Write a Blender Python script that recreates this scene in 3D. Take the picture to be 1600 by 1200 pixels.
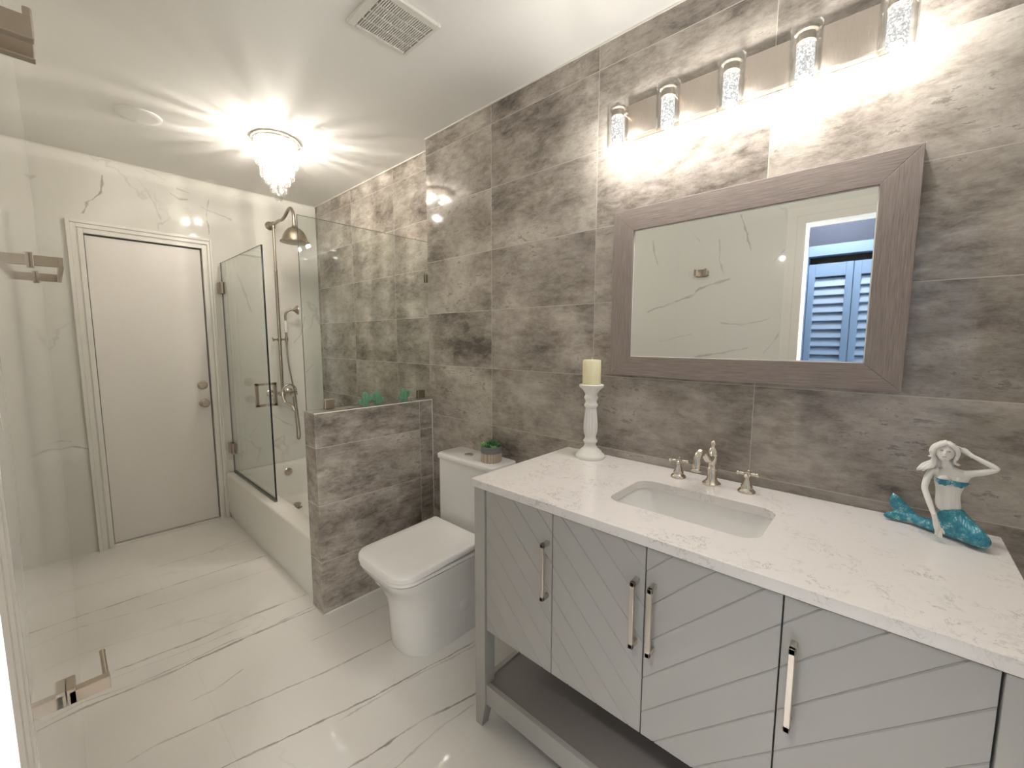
import bpy, bmesh, math, random
from mathutils import Vector, Matrix, Euler
random.seed(7)
PI = math.pi
for o in list(bpy.data.objects):
    bpy.data.objects.remove(o)
scene = bpy.context.scene
COL = scene.collection

# ------------------------------------------------------------------ camera
yaw, pitch, roll = math.radians(47.545), math.radians(-5.975), math.radians(.105)
fw = Vector((math.sin(yaw)*math.cos(pitch), math.cos(yaw)*math.cos(pitch), math.sin(pitch)))
rt = Vector((math.cos(yaw), -math.sin(yaw), 0))
up = rt.cross(fw)
rt, up = rt*math.cos(roll)+up*math.sin(roll), up*math.cos(roll)-rt*math.sin(roll)
cam_d = bpy.data.cameras.new('camera')
cam = bpy.data.objects.new('camera', cam_d); COL.objects.link(cam)
cam.matrix_world = Matrix(((rt.x, up.x, -fw.x, 0), (rt.y, up.y, -fw.y, 0), (rt.z, up.z, -fw.z, 1.41), (0, 0, 0, 1)))
cam_d.sensor_width = 36; cam_d.lens = 36*652.24/1600
cam_d.clip_start = .008; cam_d.clip_end = 50
scene.camera = cam

# ------------------------------------------------------------------ world, exposure, lamp powers
w = bpy.data.worlds.new('daylight'); scene.world = w; w.use_nodes = True
w.node_tree.nodes['Background'].inputs[0].default_value = (1, .98, .95, 1)
w.node_tree.nodes['Background'].inputs[1].default_value = 4.0
vs = scene.view_settings
scene.display_settings.display_device = 'sRGB'
vs.view_transform = 'Standard'; vs.look = 'None'; vs.gamma = 1; vs.use_curve_mapping = False
vs.exposure = 1.98
HALL_FILL_W = 9.0          # unseen lamp added in the hall to fill the vanity front
VANITY_W = 2.05        # each of the five shades
CHANDELIER_W = 2.3     # each of its four bulbs
CRYSTAL_GLOW = .62

# measured room, metres; camera stands at x=0, y=0
N, FX, YF, ZC = 1.542, 1.635, 3.843, 2.568   # vanity wall, alcove wall, far wall, ceiling
YS = 2.095                                   # where the vanity wall steps back
def lx(y): return -.043+.006*y               # left wall face

# ------------------------------------------------------------------ material helpers
def srgb(r, g, b):
    f = lambda c: (c/255/12.92) if c/255 <= .04045 else ((c/255+.055)/1.055)**2.4
    return (f(r), f(g), f(b), 1)

class NT:
    def __init__(s, name):
        s.m = bpy.data.materials.new(name); s.m.use_nodes = True
        s.t = s.m.node_tree; s.p = s.t.nodes['Principled BSDF']; s.out = s.t.nodes['Material Output']
    def node(s, ty, **kw):
        n = s.t.nodes.new(ty)
        for k, v in kw.items(): setattr(n, k, v)
        return n
    def put(s, sock, v):
        if isinstance(v, bpy.types.NodeSocket): s.t.links.new(v, sock)
        elif v is not None: sock.default_value = v
    def math(s, op, a, b=None, c=None, clamp=False):
        n = s.node('ShaderNodeMath', operation=op, use_clamp=clamp)
        s.put(n.inputs[0], a); s.put(n.inputs[1], b); s.put(n.inputs[2], c)
        return n.outputs[0]
    def vmath(s, op, a, b=None):
        n = s.node('ShaderNodeVectorMath', operation=op)
        s.put(n.inputs[0], a); s.put(n.inputs[1], b)
        return n.outputs[0]
    def comb(s, x=0., y=0., z=0.):
        n = s.node('ShaderNodeCombineXYZ')
        for i, v in enumerate((x, y, z)): s.put(n.inputs[i], v)
        return n.outputs[0]
    def pos(s):
        g = s.node('ShaderNodeNewGeometry'); q = s.node('ShaderNodeSeparateXYZ')
        s.t.links.new(g.outputs['Position'], q.inputs[0])
        return q.outputs
    def noise(s, vec, scale, detail=4., rough=.5, dist=0., color=False):
        n = s.node('ShaderNodeTexNoise'); s.put(n.inputs['Vector'], vec)
        n.inputs['Scale'].default_value = scale; n.inputs['Detail'].default_value = detail
        n.inputs['Roughness'].default_value = rough; n.inputs['Distortion'].default_value = dist
        return n.outputs['Color' if color else 'Fac']
    def ramp(s, fac, stops, interp='LINEAR'):
        n = s.node('ShaderNodeValToRGB'); n.color_ramp.interpolation = interp
        e = n.color_ramp.elements
        while len(e) < len(stops): e.new(.5)
        for i, (p, c) in enumerate(stops):
            e[i].position = p; e[i].color = c if not isinstance(c, (int, float)) else (c, c, c, 1)
        s.put(n.inputs[0], fac); return n.outputs[0]
    def rng(s, v, a, b, c=0., d=1., smooth=True):
        n = s.node('ShaderNodeMapRange', interpolation_type='SMOOTHSTEP' if smooth else 'LINEAR')
        s.put(n.inputs[0], v)
        for i, q in enumerate((a, b, c, d)): s.put(n.inputs[i+1], q)
        return n.outputs[0]
    def mix(s, fac, a, b):
        n = s.node('ShaderNodeMix', data_type='RGBA')
        s.put(n.inputs[0], fac); s.put(n.inputs[6], a); s.put(n.inputs[7], b)
        return n.outputs[2]
    def bump(s, h, strength=.2, dist=.002):
        n = s.node('ShaderNodeBump'); n.inputs['Strength'].default_value = strength
        n.inputs['Distance'].default_value = dist; s.put(n.inputs['Height'], h)
        s.t.links.new(n.outputs[0], s.p.inputs['Normal']); return n
    def set(s, **kw):
        for k, v in kw.items(): s.put(s.p.inputs[k.replace('_', ' ')], v)
        return s.m
    def vein(s, u, v, pts, width, strength, wob):
        """one mineral vein: v as a curve of u, as a 0..strength mask"""
        pts = sorted(pts); u0, u1 = pts[0][0], pts[-1][0]
        v0 = min(p[1] for p in pts)-.02; v1 = max(p[1] for p in pts)+.02
        un = s.math('DIVIDE', s.math('SUBTRACT', u, u0), u1-u0)
        fc = s.node('ShaderNodeFloatCurve'); c = fc.mapping.curves[0]
        loc = [((p[0]-u0)/(u1-u0), (p[1]-v0)/(v1-v0)) for p in pts]
        while len(c.points) < len(loc): c.points.new(.5, .5)
        for q, l in zip(c.points, loc): q.location = l; q.handle_type = 'VECTOR'
        fc.mapping.update(); s.put(fc.inputs[1], un); fc.inputs[0].default_value = 1
        vv = s.math('MULTIPLY_ADD', fc.outputs[0], v1-v0, v0)
        d = s.math('ABSOLUTE', s.math('ADD', s.math('SUBTRACT', v, vv), wob[0]))
        wd = s.math('MULTIPLY', wob[1], width)
        m = s.rng(d, 0., wd, strength, 0.)
        inside = s.math('MULTIPLY', s.rng(un, 0., .04), s.rng(un, .96, 1., 1., 0.))
        return s.math('MULTIPLY', m, inside)

def simple(name, col, rough=.5, metal=0., **kw):
    n = NT(name); n.set(Base_Color=col, Roughness=rough, Metallic=metal, **kw)
    g = n.noise(n.node('ShaderNodeTexCoord').outputs['Object'], 60, 3)
    n.put(n.p.inputs['Roughness'], n.rng(g, 0., 1., max(0., rough-.03), rough+.03))
    return n.m

def tile_mat(name, axis, u0, w, v0, h, seed=0., gw=.0013):
    n = NT(name); P = n.pos(); u = P[axis]; z = P[2]
    U = n.math('DIVIDE', n.math('SUBTRACT', u, u0), w); V = n.math('DIVIDE', n.math('SUBTRACT', z, v0), h)
    fu, fv = n.math('FLOOR', U), n.math('FLOOR', V)
    ru, rv = n.math('SUBTRACT', U, fu), n.math('SUBTRACT', V, fv)
    du = n.math('MULTIPLY', n.math('MINIMUM', ru, n.math('SUBTRACT', 1., ru)), w)
    dv = n.math('MULTIPLY', n.math('MINIMUM', rv, n.math('SUBTRACT', 1., rv)), h)
    grout = n.rng(n.math('MINIMUM', du, dv), gw*.6, gw*1.3, 1., 0.)
    wn = n.node('ShaderNodeTexWhiteNoise', noise_dimensions='3D'); n.put(wn.inputs[0], n.comb(fu, fv, seed))
    off = n.vmath('MULTIPLY', wn.outputs['Color'], (9., 9., 9.))
    # horizontally brushed cement: stretched along the tile
    vec = n.vmath('ADD', n.comb(n.math('MULTIPLY', u, .8), n.math('MULTIPLY', P[1-axis], .8), n.math('MULTIPLY', z, 1.35)), off)
    vec = n.vmath('ADD', vec, n.vmath('MULTIPLY', n.noise(vec, 7, 3, color=True), (.05, .0, .05)))
    a = n.noise(vec, 3.6, 10, .70)
    b = n.noise(n.vmath('ADD', n.vmath('MULTIPLY', vec, (.7, 1., 1.25)), (4., 2., 1.)), 24., 8, .78)
    c = n.noise(n.vmath('ADD', vec, (1., 7., 3.)), 2.1, 3, .5)
    f = n.math('MULTIPLY_ADD', n.math('SUBTRACT', b, .5), .62, a)
    f = n.math('MULTIPLY_ADD', n.math('SUBTRACT', c, .5), .35, f)
    base = n.ramp(f, [(.28, srgb(98, 90, 83)), (.42, srgb(140, 131, 122)), (.55, srgb(170, 161, 151)), (.72, srgb(200, 192, 182))])
    # dark worn flecks where the cement skin is broken
    fl = n.math('MULTIPLY', n.rng(b, .55, .61), n.rng(c, .46, .60))
    base = n.mix(n.math('MULTIPLY', fl, .6), base, srgb(88, 80, 73))
    fl2 = n.math('MULTIPLY', n.rng(b, .40, .34), n.rng(a, .5, .6))
    base = n.mix(n.math('MULTIPLY', fl2, .5), base, srgb(188, 180, 170))
    colr = n.mix(n.math('MULTIPLY', grout, .85), base, srgb(196, 188, 177))
    n.set(Base_Color=colr, Roughness=n.math('MULTIPLY_ADD', grout, .4, .07), Specular_IOR_Level=.5)
    n.bump(n.math('MULTIPLY_ADD', grout, -1., n.math('MULTIPLY', b, .10)), .25, .002)
    return n.m

def marble_mat(name, ua, va, veins, col, vcol, rough, grout=None, clouds=.35, density=1., wobble=.014):
    n = NT(name); P = n.pos(); u, v = P[ua], P[va]
    vec = n.comb(u, v, 0.)
    wob = n.math('ADD', n.math('MULTIPLY', n.math('SUBTRACT', n.noise(vec, 9., 6, .65), .5), wobble*2), n.math('MULTIPLY', n.math('SUBTRACT', n.noise(vec, 3., 3, .5), .5), wobble*2.5))
    thick = n.rng(n.noise(n.vmath('ADD', vec, (3., 1., 0.)), 14., 3, .6), .35, .7, .35, 1.5)
    tot = None
    for pts, wdt, st, swap in veins:
        m = n.vein(v if swap else u, u if swap else v, [(q, p) if swap else (p, q) for p, q in pts], wdt, st, (wob, thick))
        m = n.math('MULTIPLY', m, n.rng(n.noise(n.vmath('ADD', vec, (pts[0][0]*7, pts[0][1]*5, 0.)), 5., 3, .6), .32, .6, .3, 1.))
        tot = m if tot is None else n.math('MAXIMUM', tot, m)
    # faint natural background veining
    wv = n.vmath('ADD', vec, n.vmath('MULTIPLY', n.noise(vec, 2.2, 5, .6, color=True), (.5, .5, 0.)))
    r1 = n.math('ABSOLUTE', n.math('SUBTRACT', n.noise(wv, 1.5, 3, .5), .5))
    r1 = n.math('MULTIPLY', n.rng(r1, 0., .012, .35*density, 0.), n.rng(n.noise(n.vmath('ADD', vec, (8., 2., 0.)), 1.7, 2), .5, .68))
    tot = r1 if tot is None else n.math('MAXIMUM', tot, r1)
    cl = n.math('MULTIPLY', n.rng(n.noise(wv, 1.3, 4, .55), .45, .8), clouds)
    base = n.mix(n.math('MULTIPLY', cl, .5), col, tuple(c*.86 for c in col[:3])+(1,))
    base = n.mix(tot, base, vcol)
    if grout:
        u0, gw_, v0, gh_ = grout
        U = n.math('FRACT', n.math('DIVIDE', n.math('SUBTRACT', u, u0), gw_)); V = n.math('FRACT', n.math('DIVIDE', n.math('SUBTRACT', v, v0), gh_))
        du = n.math('MULTIPLY', n.math('MINIMUM', U, n.math('SUBTRACT', 1., U)), gw_)
        dv = n.math('MULTIPLY', n.math('MINIMUM', V, n.math('SUBTRACT', 1., V)), gh_)
        g = n.rng(n.math('MINIMUM', du, dv), .0006, .0014, .12, 0.)
        base = n.mix(g, base, srgb(170, 166, 158))
    n.set(Base_Color=base, Roughness=rough, Specular_IOR_Level=.5)
    return n.m

WHITE = srgb(232, 229, 222)
FLOOR_V = [  # (points in x,y), half width, strength, swap
 ([(-.6, 3.0), (-.171, 2.966), (-.028, 2.985), (.327, 2.979), (.589, 2.971), (.86, 2.955)], .009, .62, False),
 ([(-.04, 2.868), (.301, 2.796), (.86, 2.752)], .006, .35, False),
 ([(.06, 2.368), (.199, 2.351), (.326, 2.336), (.557, 2.343), (.713, 2.335), (.86, 2.325)], .010, .6, False),
 ([(-.3, 2.24), (.006, 2.2), (.244, 2.179), (.307, 2.185), (.422, 2.176), (.531, 2.18), (.9, 2.155), (1.2, 2.13)], .012, .75, False),
 ([(-.1, 2.26), (.15, 2.205), (.31, 2.20), (.45, 2.205), (.6, 2.18), (.85, 2.19)], .007, .5, False),
 ([(.05, 1.80), (.149, 1.803), (.301, 1.779), (.655, 1.70), (1.0, 1.66)], .007, .55, False),
 ([(-.2, 1.66), (.275, 1.545), (.561, 1.476), (.744, 1.434), (.892, 1.413), (1.25, 1.36)], .007, .8, False),
 ([(.6, 1.43), (.9, 1.40), (1.3, 1.33)], .008, .35, False),
 ([(.256, 1.943), (.335, 1.935), (.449, 1.975)], .005, .4, False),
 ([(-.132, 2.616), (.055, 2.599), (.316, 2.531), (.539, 2.467)], .006, .3, False),
 ([(.0, 2.326), (.358, 2.28), (.557, 2.269)], .006, .32, False),
 ([(.1, 1.36), (.4, 1.27), (.555, 1.238), (.695, 1.213), (.831, 1.194), (1.021, 1.143), (1.4, 1.06)], .007, .8, False),
 ([(.55, 1.125), (.677, 1.12), (.867, 1.126), (1.006, 1.11)], .007, .45, False),
 ([(.694, 1.93), (1.1, 1.909), (1.4, 1.88)], .005, .35, False),
 ([(-.1, 3.35), (.3, 3.30), (.84, 3.27)], .008, .35, False),
 ([(.1, .9), (.6, .82), (1.3, .66)], .008, .6, False),
 ([(.0, .45), (.7, .40), (1.4, .25)], .008, .6, False),
]
LEFT_V = [  # (y, z)
 ([(.806, 2.232), (.776, 2.139), (.73, 1.983)], .010, 0.58, True),
 ([(1.392, 2.161), (1.37, 2.041), (1.346, 1.959)], .010, 0.40, True),
 ([(.93, 2.095), (.915, 1.939), (.88, 1.849)], .009, 0.36, True),
 ([(1.431, 1.623), (1.083, 1.728), (1.041, 1.77), (.836, 1.824)], .012, 0.54, False),
 ([(.902, 1.535), (.768, 1.517), (.597, 1.554)], .009, 0.40, False),
 ([(1.321, 1.402), (1.071, 1.464)], .008, 0.29, False),
 ([(1.063, 1.295), (.864, 1.323), (.709, 1.369)], .010, 0.47, False),
 ([(.60, 1.90), (.545, 1.965)], .010, 0.50, False),
 ([(.63, 1.325), (.545, 1.458)], .010, 0.43, False),
 ([(1.133, 2.194), (1.049, 2.093)], .010, 0.36, False),
 ([(2.0, 1.2), (2.6, 1.35), (3.2, 1.42)], .012, 0.29, False),
 ([(1.4, .5), (2.1, .62), (2.9, .9)], .012, 0.29, False),
]
FAR_V = [  # (x, z)
 ([(.293, 2.467), (.274, 2.353), (.237, 2.295), (.211, 2.279), (.187, 2.196)], .011, .7, True),
 ([(.455, 2.49), (.472, 2.475), (.538, 2.345), (.573, 2.235)], .010, .35, True),
 ([(.501, 2.55), (.56, 2.535), (.617, 2.505)], .009, .55, False),
 ([(.866, 2.456), (.842, 2.336), (.846, 2.19)], .006, .6, True),
 ([(.629, 2.435), (.68, 2.408), (.737, 2.418)], .008, .4, False),
 ([(.801, 2.384), (.9, 2.36), (1.0, 2.328)], .009, .5, False),
 ([(.668, 2.474), (.749, 2.462)], .008, .4, False),
 ([(-.03, .715), (.029, .729), (.109, .693)], .009, .5, False),
 ([(-.02, .775), (.031, .762)], .008, .45, False),
 ([(1.0, 1.95), (1.06, 1.75), (1.10, 1.62)], .012, .45, True),
 ([(1.50, 1.62), (1.46, 1.45), (1.40, 1.38)], .011, .5, True),
 ([(1.49, 1.12), (1.56, 1.20)], .011, .55, False),
 ([(1.2, .78), (1.30, .70), (1.36, .66)], .010, .4, False),
 ([(1.02, .62), (1.1, .72)], .010, .35, False),
]
M = {}
M['tile'] = tile_mat('grey cement tile', 1, .332, .611, .96, .3025)
M['tile_alcove'] = tile_mat('grey cement tile in alcove', 1, 2.595, .6, .95, .3025, 3.)
M['tile_half'] = tile_mat('grey cement tile on half wall', 0, .827, .62, .28, .2975, 6.)
M['floor'] = marble_mat('polished white floor tile', 0, 1, FLOOR_V, srgb(240, 236, 231), srgb(120, 112, 103), .035, (.31, 1.2, .55, .6), .12, .35, .010)
M['marble_left'] = marble_mat('white marble wall tile', 1, 2, LEFT_V, srgb(230, 229, 222), srgb(130, 128, 124), .05, (.0, 1.2, .36, .6), .25, .6)
M['marble_far'] = marble_mat('white marble wall tile behind door', 0, 2, FAR_V, srgb(230, 228, 220), srgb(128, 122, 114), .06, (.55, .6, .09, 1.2), .35, .8)
M['ceiling'] = simple('ceiling paint', srgb(236, 234, 229), .75)
M['trim'] = simple('white satin paint', srgb(234, 231, 223), .35)
M['door'] = simple('white door paint', srgb(234, 229, 223), .42)
M['caulk'] = simple('white caulk', srgb(225, 220, 210), .6)
M['void'] = simple('dark gap', srgb(14, 13, 13), .9)
M['ceramic'] = simple('white glazed ceramic', srgb(240, 238, 235), .06, Coat_Weight=.5, Coat_Roughness=.03)
M['acrylic'] = simple('white tub acrylic', srgb(238, 235, 228), .10)
M['plastic_white'] = simple('white plastic', srgb(222, 219, 212), .4)
M['vanity'] = simple('light grey cabinet paint', srgb(180, 177, 173), .42)
M['shelf'] = simple('taupe cabinet interior', srgb(150, 144, 140), .5)
M['navy'] = simple('navy wall paint with daylight blue', srgb(18, 28, 48), .8)  # blue cast of the hall's daylight is mixed into this colour
M['closet'] = simple('louver paint with daylight blue', srgb(66, 88, 116), .55)  # daylight blue put into the paint, the lighting itself is near neutral
M['rubber'] = simple('black rubber', srgb(25, 24, 24), .6)
M['candle'] = simple('ivory wax', srgb(240, 233, 196), .45, Subsurface_Weight=.15)
M['plaster'] = simple('chalk white painted wood', srgb(240, 237, 231), .55)
M['eye_grey'] = simple('grey brown eye shading', srgb(176, 160, 148), .5)  # stands in for the shading in the figurine's eye sockets
M['lip'] = simple('pale pink paint', srgb(214, 188, 180), .5)
M['soil'] = simple('dark soil', srgb(48, 38, 30), .9)
M['sage'] = simple('sage green glaze', srgb(98, 146, 116), .35)
M['mirror'] = simple('mirror silver', (.88, .90, .89, 1), .0, 1.)

def metal_mat(name, col, rough, stretch=None):
    n = NT(name); tc = n.node('ShaderNodeTexCoord').outputs['Object']
    v = n.vmath('MULTIPLY', tc, stretch) if stretch else tc
    g = n.noise(v, 60, 4, .6)
    n.set(Base_Color=col, Metallic=1., Roughness=n.rng(g, .2, .8, rough-.06, rough+.08))
    return n.m
M['nickel'] = metal_mat('brushed nickel', srgb(172, 161, 147), .26, (40., 1., 40.))
M['nickel_light'] = metal_mat('light brushed nickel', srgb(214, 207, 198), .36, (30., 30., 2.))
M['nickel_plate'] = metal_mat('brushed nickel plate', srgb(188, 178, 168), .30, (4., 60., .6))
M['chrome'] = metal_mat('polished nickel', srgb(220, 212, 200), .18)
M['pewter'] = metal_mat('dark brushed nickel', srgb(186, 174, 160), .34, (30., 30., 2.))

def quartz():
    n = NT('white quartz with grey squiggles'); P = n.pos(); v = n.comb(P[0], P[1], P[2])
    wv = n.vmath('ADD', v, n.vmath('MULTIPLY', n.noise(v, 9, 5, .65, color=True), (.10, .10, .10)))
    a = n.math('ABSOLUTE', n.math('SUBTRACT', n.noise(wv, 13, 4, .6), .5))
    b = n.math('ABSOLUTE', n.math('SUBTRACT', n.noise(n.vmath('ADD', wv, (5., 5., 5.)), 26, 4, .6), .5))
    clus = n.rng(n.noise(n.vmath('ADD', v, (2., .4, 0.)), 5.5, 3, .55), .46, .62)
    m1 = n.math('MULTIPLY', n.rng(a, 0., .018, .42, 0.), clus)
    m2 = n.math('MULTIPLY', n.rng(b, 0., .022, .30, 0.), n.rng(n.noise(v, 9., 3), .48, .62))
    c = n.mix(n.math('MAXIMUM', m1, m2), srgb(238, 233, 229), srgb(128, 122, 120))
    cl = n.rng(n.noise(wv, 4, 4), .5, .8, 0., .25)
    n.set(Base_Color=n.mix(cl, c, srgb(222, 217, 212)), Roughness=.12)
    return n.m
M['quartz'] = quartz()

def wood(name, axis):
    n = NT(name); P = n.pos()
    sc = [210., 210., 210.]; sc[axis] = 7.
    v = n.comb(*[n.math('MULTIPLY', P[i], sc[i]) for i in range(3)])
    g = n.noise(v, 1.6, 5, .6, .2); h = n.noise(v, 5., 3, .6)
    f = n.math('MULTIPLY_ADD', n.math('SUBTRACT', h, .5), .5, g)
    c = n.ramp(f, [(.28, srgb(122, 109, 103)), (.48, srgb(142, 129, 122)), (.72, srgb(160, 148, 141))])
    n.set(Base_Color=c, Roughness=.5); n.bump(f, .3, .0012); return n.m
M['wood_h'] = wood('weathered grey oak rails', 1)
M['wood_v'] = wood('weathered grey oak stiles', 2)

def glass_mat(name, tint, base=.04, add_rough=0., power=5.):
    n = NT(name); n.t.nodes.remove(n.p)
    lw = n.node('ShaderNodeLayerWeight'); lw.inputs[0].default_value = .5
    f = n.math('MULTIPLY_ADD', n.math('POWER', lw.outputs['Facing'], power), .9, base)
    tr = n.node('ShaderNodeBsdfTransparent'); tr.inputs[0].default_value = tint
    gl = n.node('ShaderNodeBsdfGlossy'); gl.inputs['Roughness'].default_value = add_rough
    mx = n.node('ShaderNodeMixShader'); n.put(mx.inputs[0], f)
    n.t.links.new(tr.outputs[0], mx.inputs[1]); n.t.links.new(gl.outputs[0], mx.inputs[2])
    n.t.links.new(mx.outputs[0], n.out.inputs[0]); return n.m
M['glass'] = glass_mat('clear shower glass', (.955, .975, .962, 1), .035)
M['shade_glass'] = glass_mat('clear lamp glass', (.97, .98, .98, 1), .06, power=2.6)
M['glass_edge'] = simple('green black glass edge', srgb(30, 42, 38), .15)
M['glass_edge_pale'] = simple('grey green glass edge', srgb(104, 110, 100), .2)

def crystal():
    n = NT('cut crystal'); n.t.nodes.remove(n.p)
    tr = n.node('ShaderNodeBsdfTransparent'); tr.inputs[0].default_value = (.96, .96, .95, 1)
    gl = n.node('ShaderNodeBsdfGlossy'); gl.inputs['Roughness'].default_value = .06
    tl = n.node('ShaderNodeBsdfTranslucent'); tl.inputs[0].default_value = (1, .98, .95, 1)
    df = n.node('ShaderNodeBsdfDiffuse'); df.inputs[0].default_value = (1, .98, .95, 1)
    a = n.node('ShaderNodeMixShader'); a.inputs[0].default_value = .45
    b = n.node('ShaderNodeMixShader'); b.inputs[0].default_value = .97
    c = n.node('ShaderNodeMixShader'); c.inputs[0].default_value = .45
    L = n.t.links.new
    L(tl.outputs[0], a.inputs[1]); L(df.outputs[0], a.inputs[2])
    L(a.outputs[0], b.inputs[1]); L(gl.outputs[0], b.inputs[2])
    L(tr.outputs[0], c.inputs[1]); L(b.outputs[0], c.inputs[2]); L(c.outputs[0], n.out.inputs[0])
    return n.m
M['crystal'] = crystal()
M['ball'] = glass_mat('clear crystal ball', (.93, .92, .90, 1), .12)

def glow(name, strength, bubbles=False):
    n = NT(name); e = n.p
    n.set(Base_Color=(1, 1, 1, 1), Roughness=.2)
    n.put(e.inputs['Emission Color'], (1, .97, .92, 1))
    if bubbles:
        tc = n.node('ShaderNodeTexCoord').outputs['Object']
        vo = n.node('ShaderNodeTexVoronoi'); n.put(vo.inputs['Vector'], tc); vo.inputs['Scale'].default_value = 170
        s_ = n.rng(vo.outputs['Distance'], .25, .62, 1., .12)
        n.put(e.inputs['Emission Strength'], n.math('MULTIPLY', s_, strength))
    else:
        n.put(e.inputs['Emission Strength'], strength)
    return n.m
def bubble():
    n = NT('lit bubble crystal'); n.t.nodes.remove(n.p)
    tc = n.node('ShaderNodeTexCoord').outputs['Object']
    vo = n.node('ShaderNodeTexVoronoi'); n.put(vo.inputs['Vector'], tc); vo.inputs['Scale'].default_value = 190
    e = n.node('ShaderNodeEmission'); e.inputs[0].default_value = (1, .98, .95, 1)
    n.put(e.inputs[1], n.math('MULTIPLY', n.rng(vo.outputs['Distance'], .30, .60, 1., .30), CRYSTAL_GLOW))
    tr = n.node('ShaderNodeBsdfTransparent'); ad = n.node('ShaderNodeMixShader'); ad.inputs[0].default_value = .5
    n.t.links.new(tr.outputs[0], ad.inputs[1]); n.t.links.new(e.outputs[0], ad.inputs[2]); n.t.links.new(ad.outputs[0], n.out.inputs[0])
    return n.m
M['bubble'] = bubble()
M['bulb'] = glow('lit bulb', 9.)
M['fill_disc'] = glow('glow of added hall fill', 4.)

# ------------------------------------------------------------------ mesh builder
ROOTLOC = {}
class MB:
    def __init__(s): s.bm = bmesh.new(); s.mi = 0
    def _faces(s, fs):
        for f in fs: f.material_index = s.mi
    def box(s, x0, x1, y0, y1, z0, z1):
        v = [s.bm.verts.new((x, y, z)) for x in (x0, x1) for y in (y0, y1) for z in (z0, z1)]
        F = [s.bm.faces.new([v[i] for i in q]) for q in ((0, 1, 3, 2), (4, 6, 7, 5), (0, 4, 5, 1), (2, 3, 7, 6), (0, 2, 6, 4), (1, 5, 7, 3))]
        s._faces(F); return v, F
    def loft(s, loops, cap0=True, cap1=True, closed=True):
        R = [[s.bm.verts.new(p) for p in L] for L in loops]; n = len(R[0]); F = []
        for a, b in zip(R, R[1:]):
            for i in range(n if closed else n-1):
                j = (i+1) % n; F.append(s.bm.faces.new((a[i], a[j], b[j], b[i])))
        if cap0: F.append(s.bm.faces.new(R[0][::-1]))
        if cap1: F.append(s.bm.faces.new(R[-1]))
        s._faces(F); return R
    def tube(s, pts, r, seg=12, cap=True):
        pts = [Vector(p) for p in pts]; rs = r if isinstance(r, (list, tuple)) else [r]*len(pts)
        loops = []; prev = None
        for i, p in enumerate(pts):
            t = (pts[min(i+1, len(pts)-1)]-pts[max(i-1, 0)]).normalized()
            if prev is None:
                a = Vector((0, 0, 1)) if abs(t.z) < .9 else Vector((1, 0, 0))
                nx = t.cross(a).normalized()
            else:
                nx = (prev-t*prev.dot(t)).normalized()
            prev = nx; ny = t.cross(nx)
            loops.append([p+(nx*math.cos(k*2*PI/seg)+ny*math.sin(k*2*PI/seg))*rs[i] for k in range(seg)])
        s.loft(loops, cap, cap); return s
    def lathe(s, c, prof, seg=32, axis=(0, 0, 1), cap=True):
        c = Vector(c); ax = Vector(axis).normalized()
        a = Vector((0, 0, 1)) if abs(ax.z) < .9 else Vector((1, 0, 0))
        nx = ax.cross(a).normalized(); ny = ax.cross(nx)
        s.loft([[c+ax*h+(nx*math.cos(k*2*PI/seg)+ny*math.sin(k*2*PI/seg))*max(r, 1e-5) for k in range(seg)] for r, h in prof], cap, cap)
        return s
    def ball(s, c, r, sub=2, scale=(1, 1, 1), rot=None):
        m = Matrix.Translation(Vector(c)) @ (rot.to_matrix().to_4x4() if rot else Matrix()) @ Matrix.Diagonal((scale[0]*r, scale[1]*r, scale[2]*r, 1))
        g = bmesh.ops.create_icosphere(s.bm, subdivisions=sub, radius=1, matrix=m)
        for v in g['verts']:
            for f in v.link_faces: f.material_index = s.mi
        return s
    def poly(s, pts, d):
        """extrude planar polygon pts by vector d"""
        d = Vector(d); s.loft([[Vector(p) for p in pts], [Vector(p)+d for p in pts]]); return s
    def build(s, name, mats, parent=None, bevel=0., seg=2, smooth=40, sub=0):
        bmesh.ops.recalc_face_normals(s.bm, faces=s.bm.faces)
        loc = Vector((0, 0, 0)); p = parent
        while p is not None: loc += ROOTLOC.get(p.name, Vector((0, 0, 0))); p = p.parent
        for v in s.bm.verts: v.co -= loc
        me = bpy.data.meshes.new(name); s.bm.to_mesh(me); s.bm.free()
        for m in (mats if isinstance(mats, (list, tuple)) else [mats]): me.materials.append(m)
        if smooth:
            me.polygons.foreach_set('use_smooth', [True]*len(me.polygons)); me.set_sharp_from_angle(angle=math.radians(smooth))
        o = bpy.data.objects.new(name, me); COL.objects.link(o)
        if parent: o.parent = parent
        if bevel:
            b = o.modifiers.new('bevel', 'BEVEL'); b.width = bevel; b.segments = seg; b.limit_method = 'ANGLE'; b.angle_limit = math.radians(50)
            b.harden_normals = False
        if sub:
            m = o.modifiers.new('subdivision', 'SUBSURF'); m.levels = m.render_levels = sub
        return o

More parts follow.
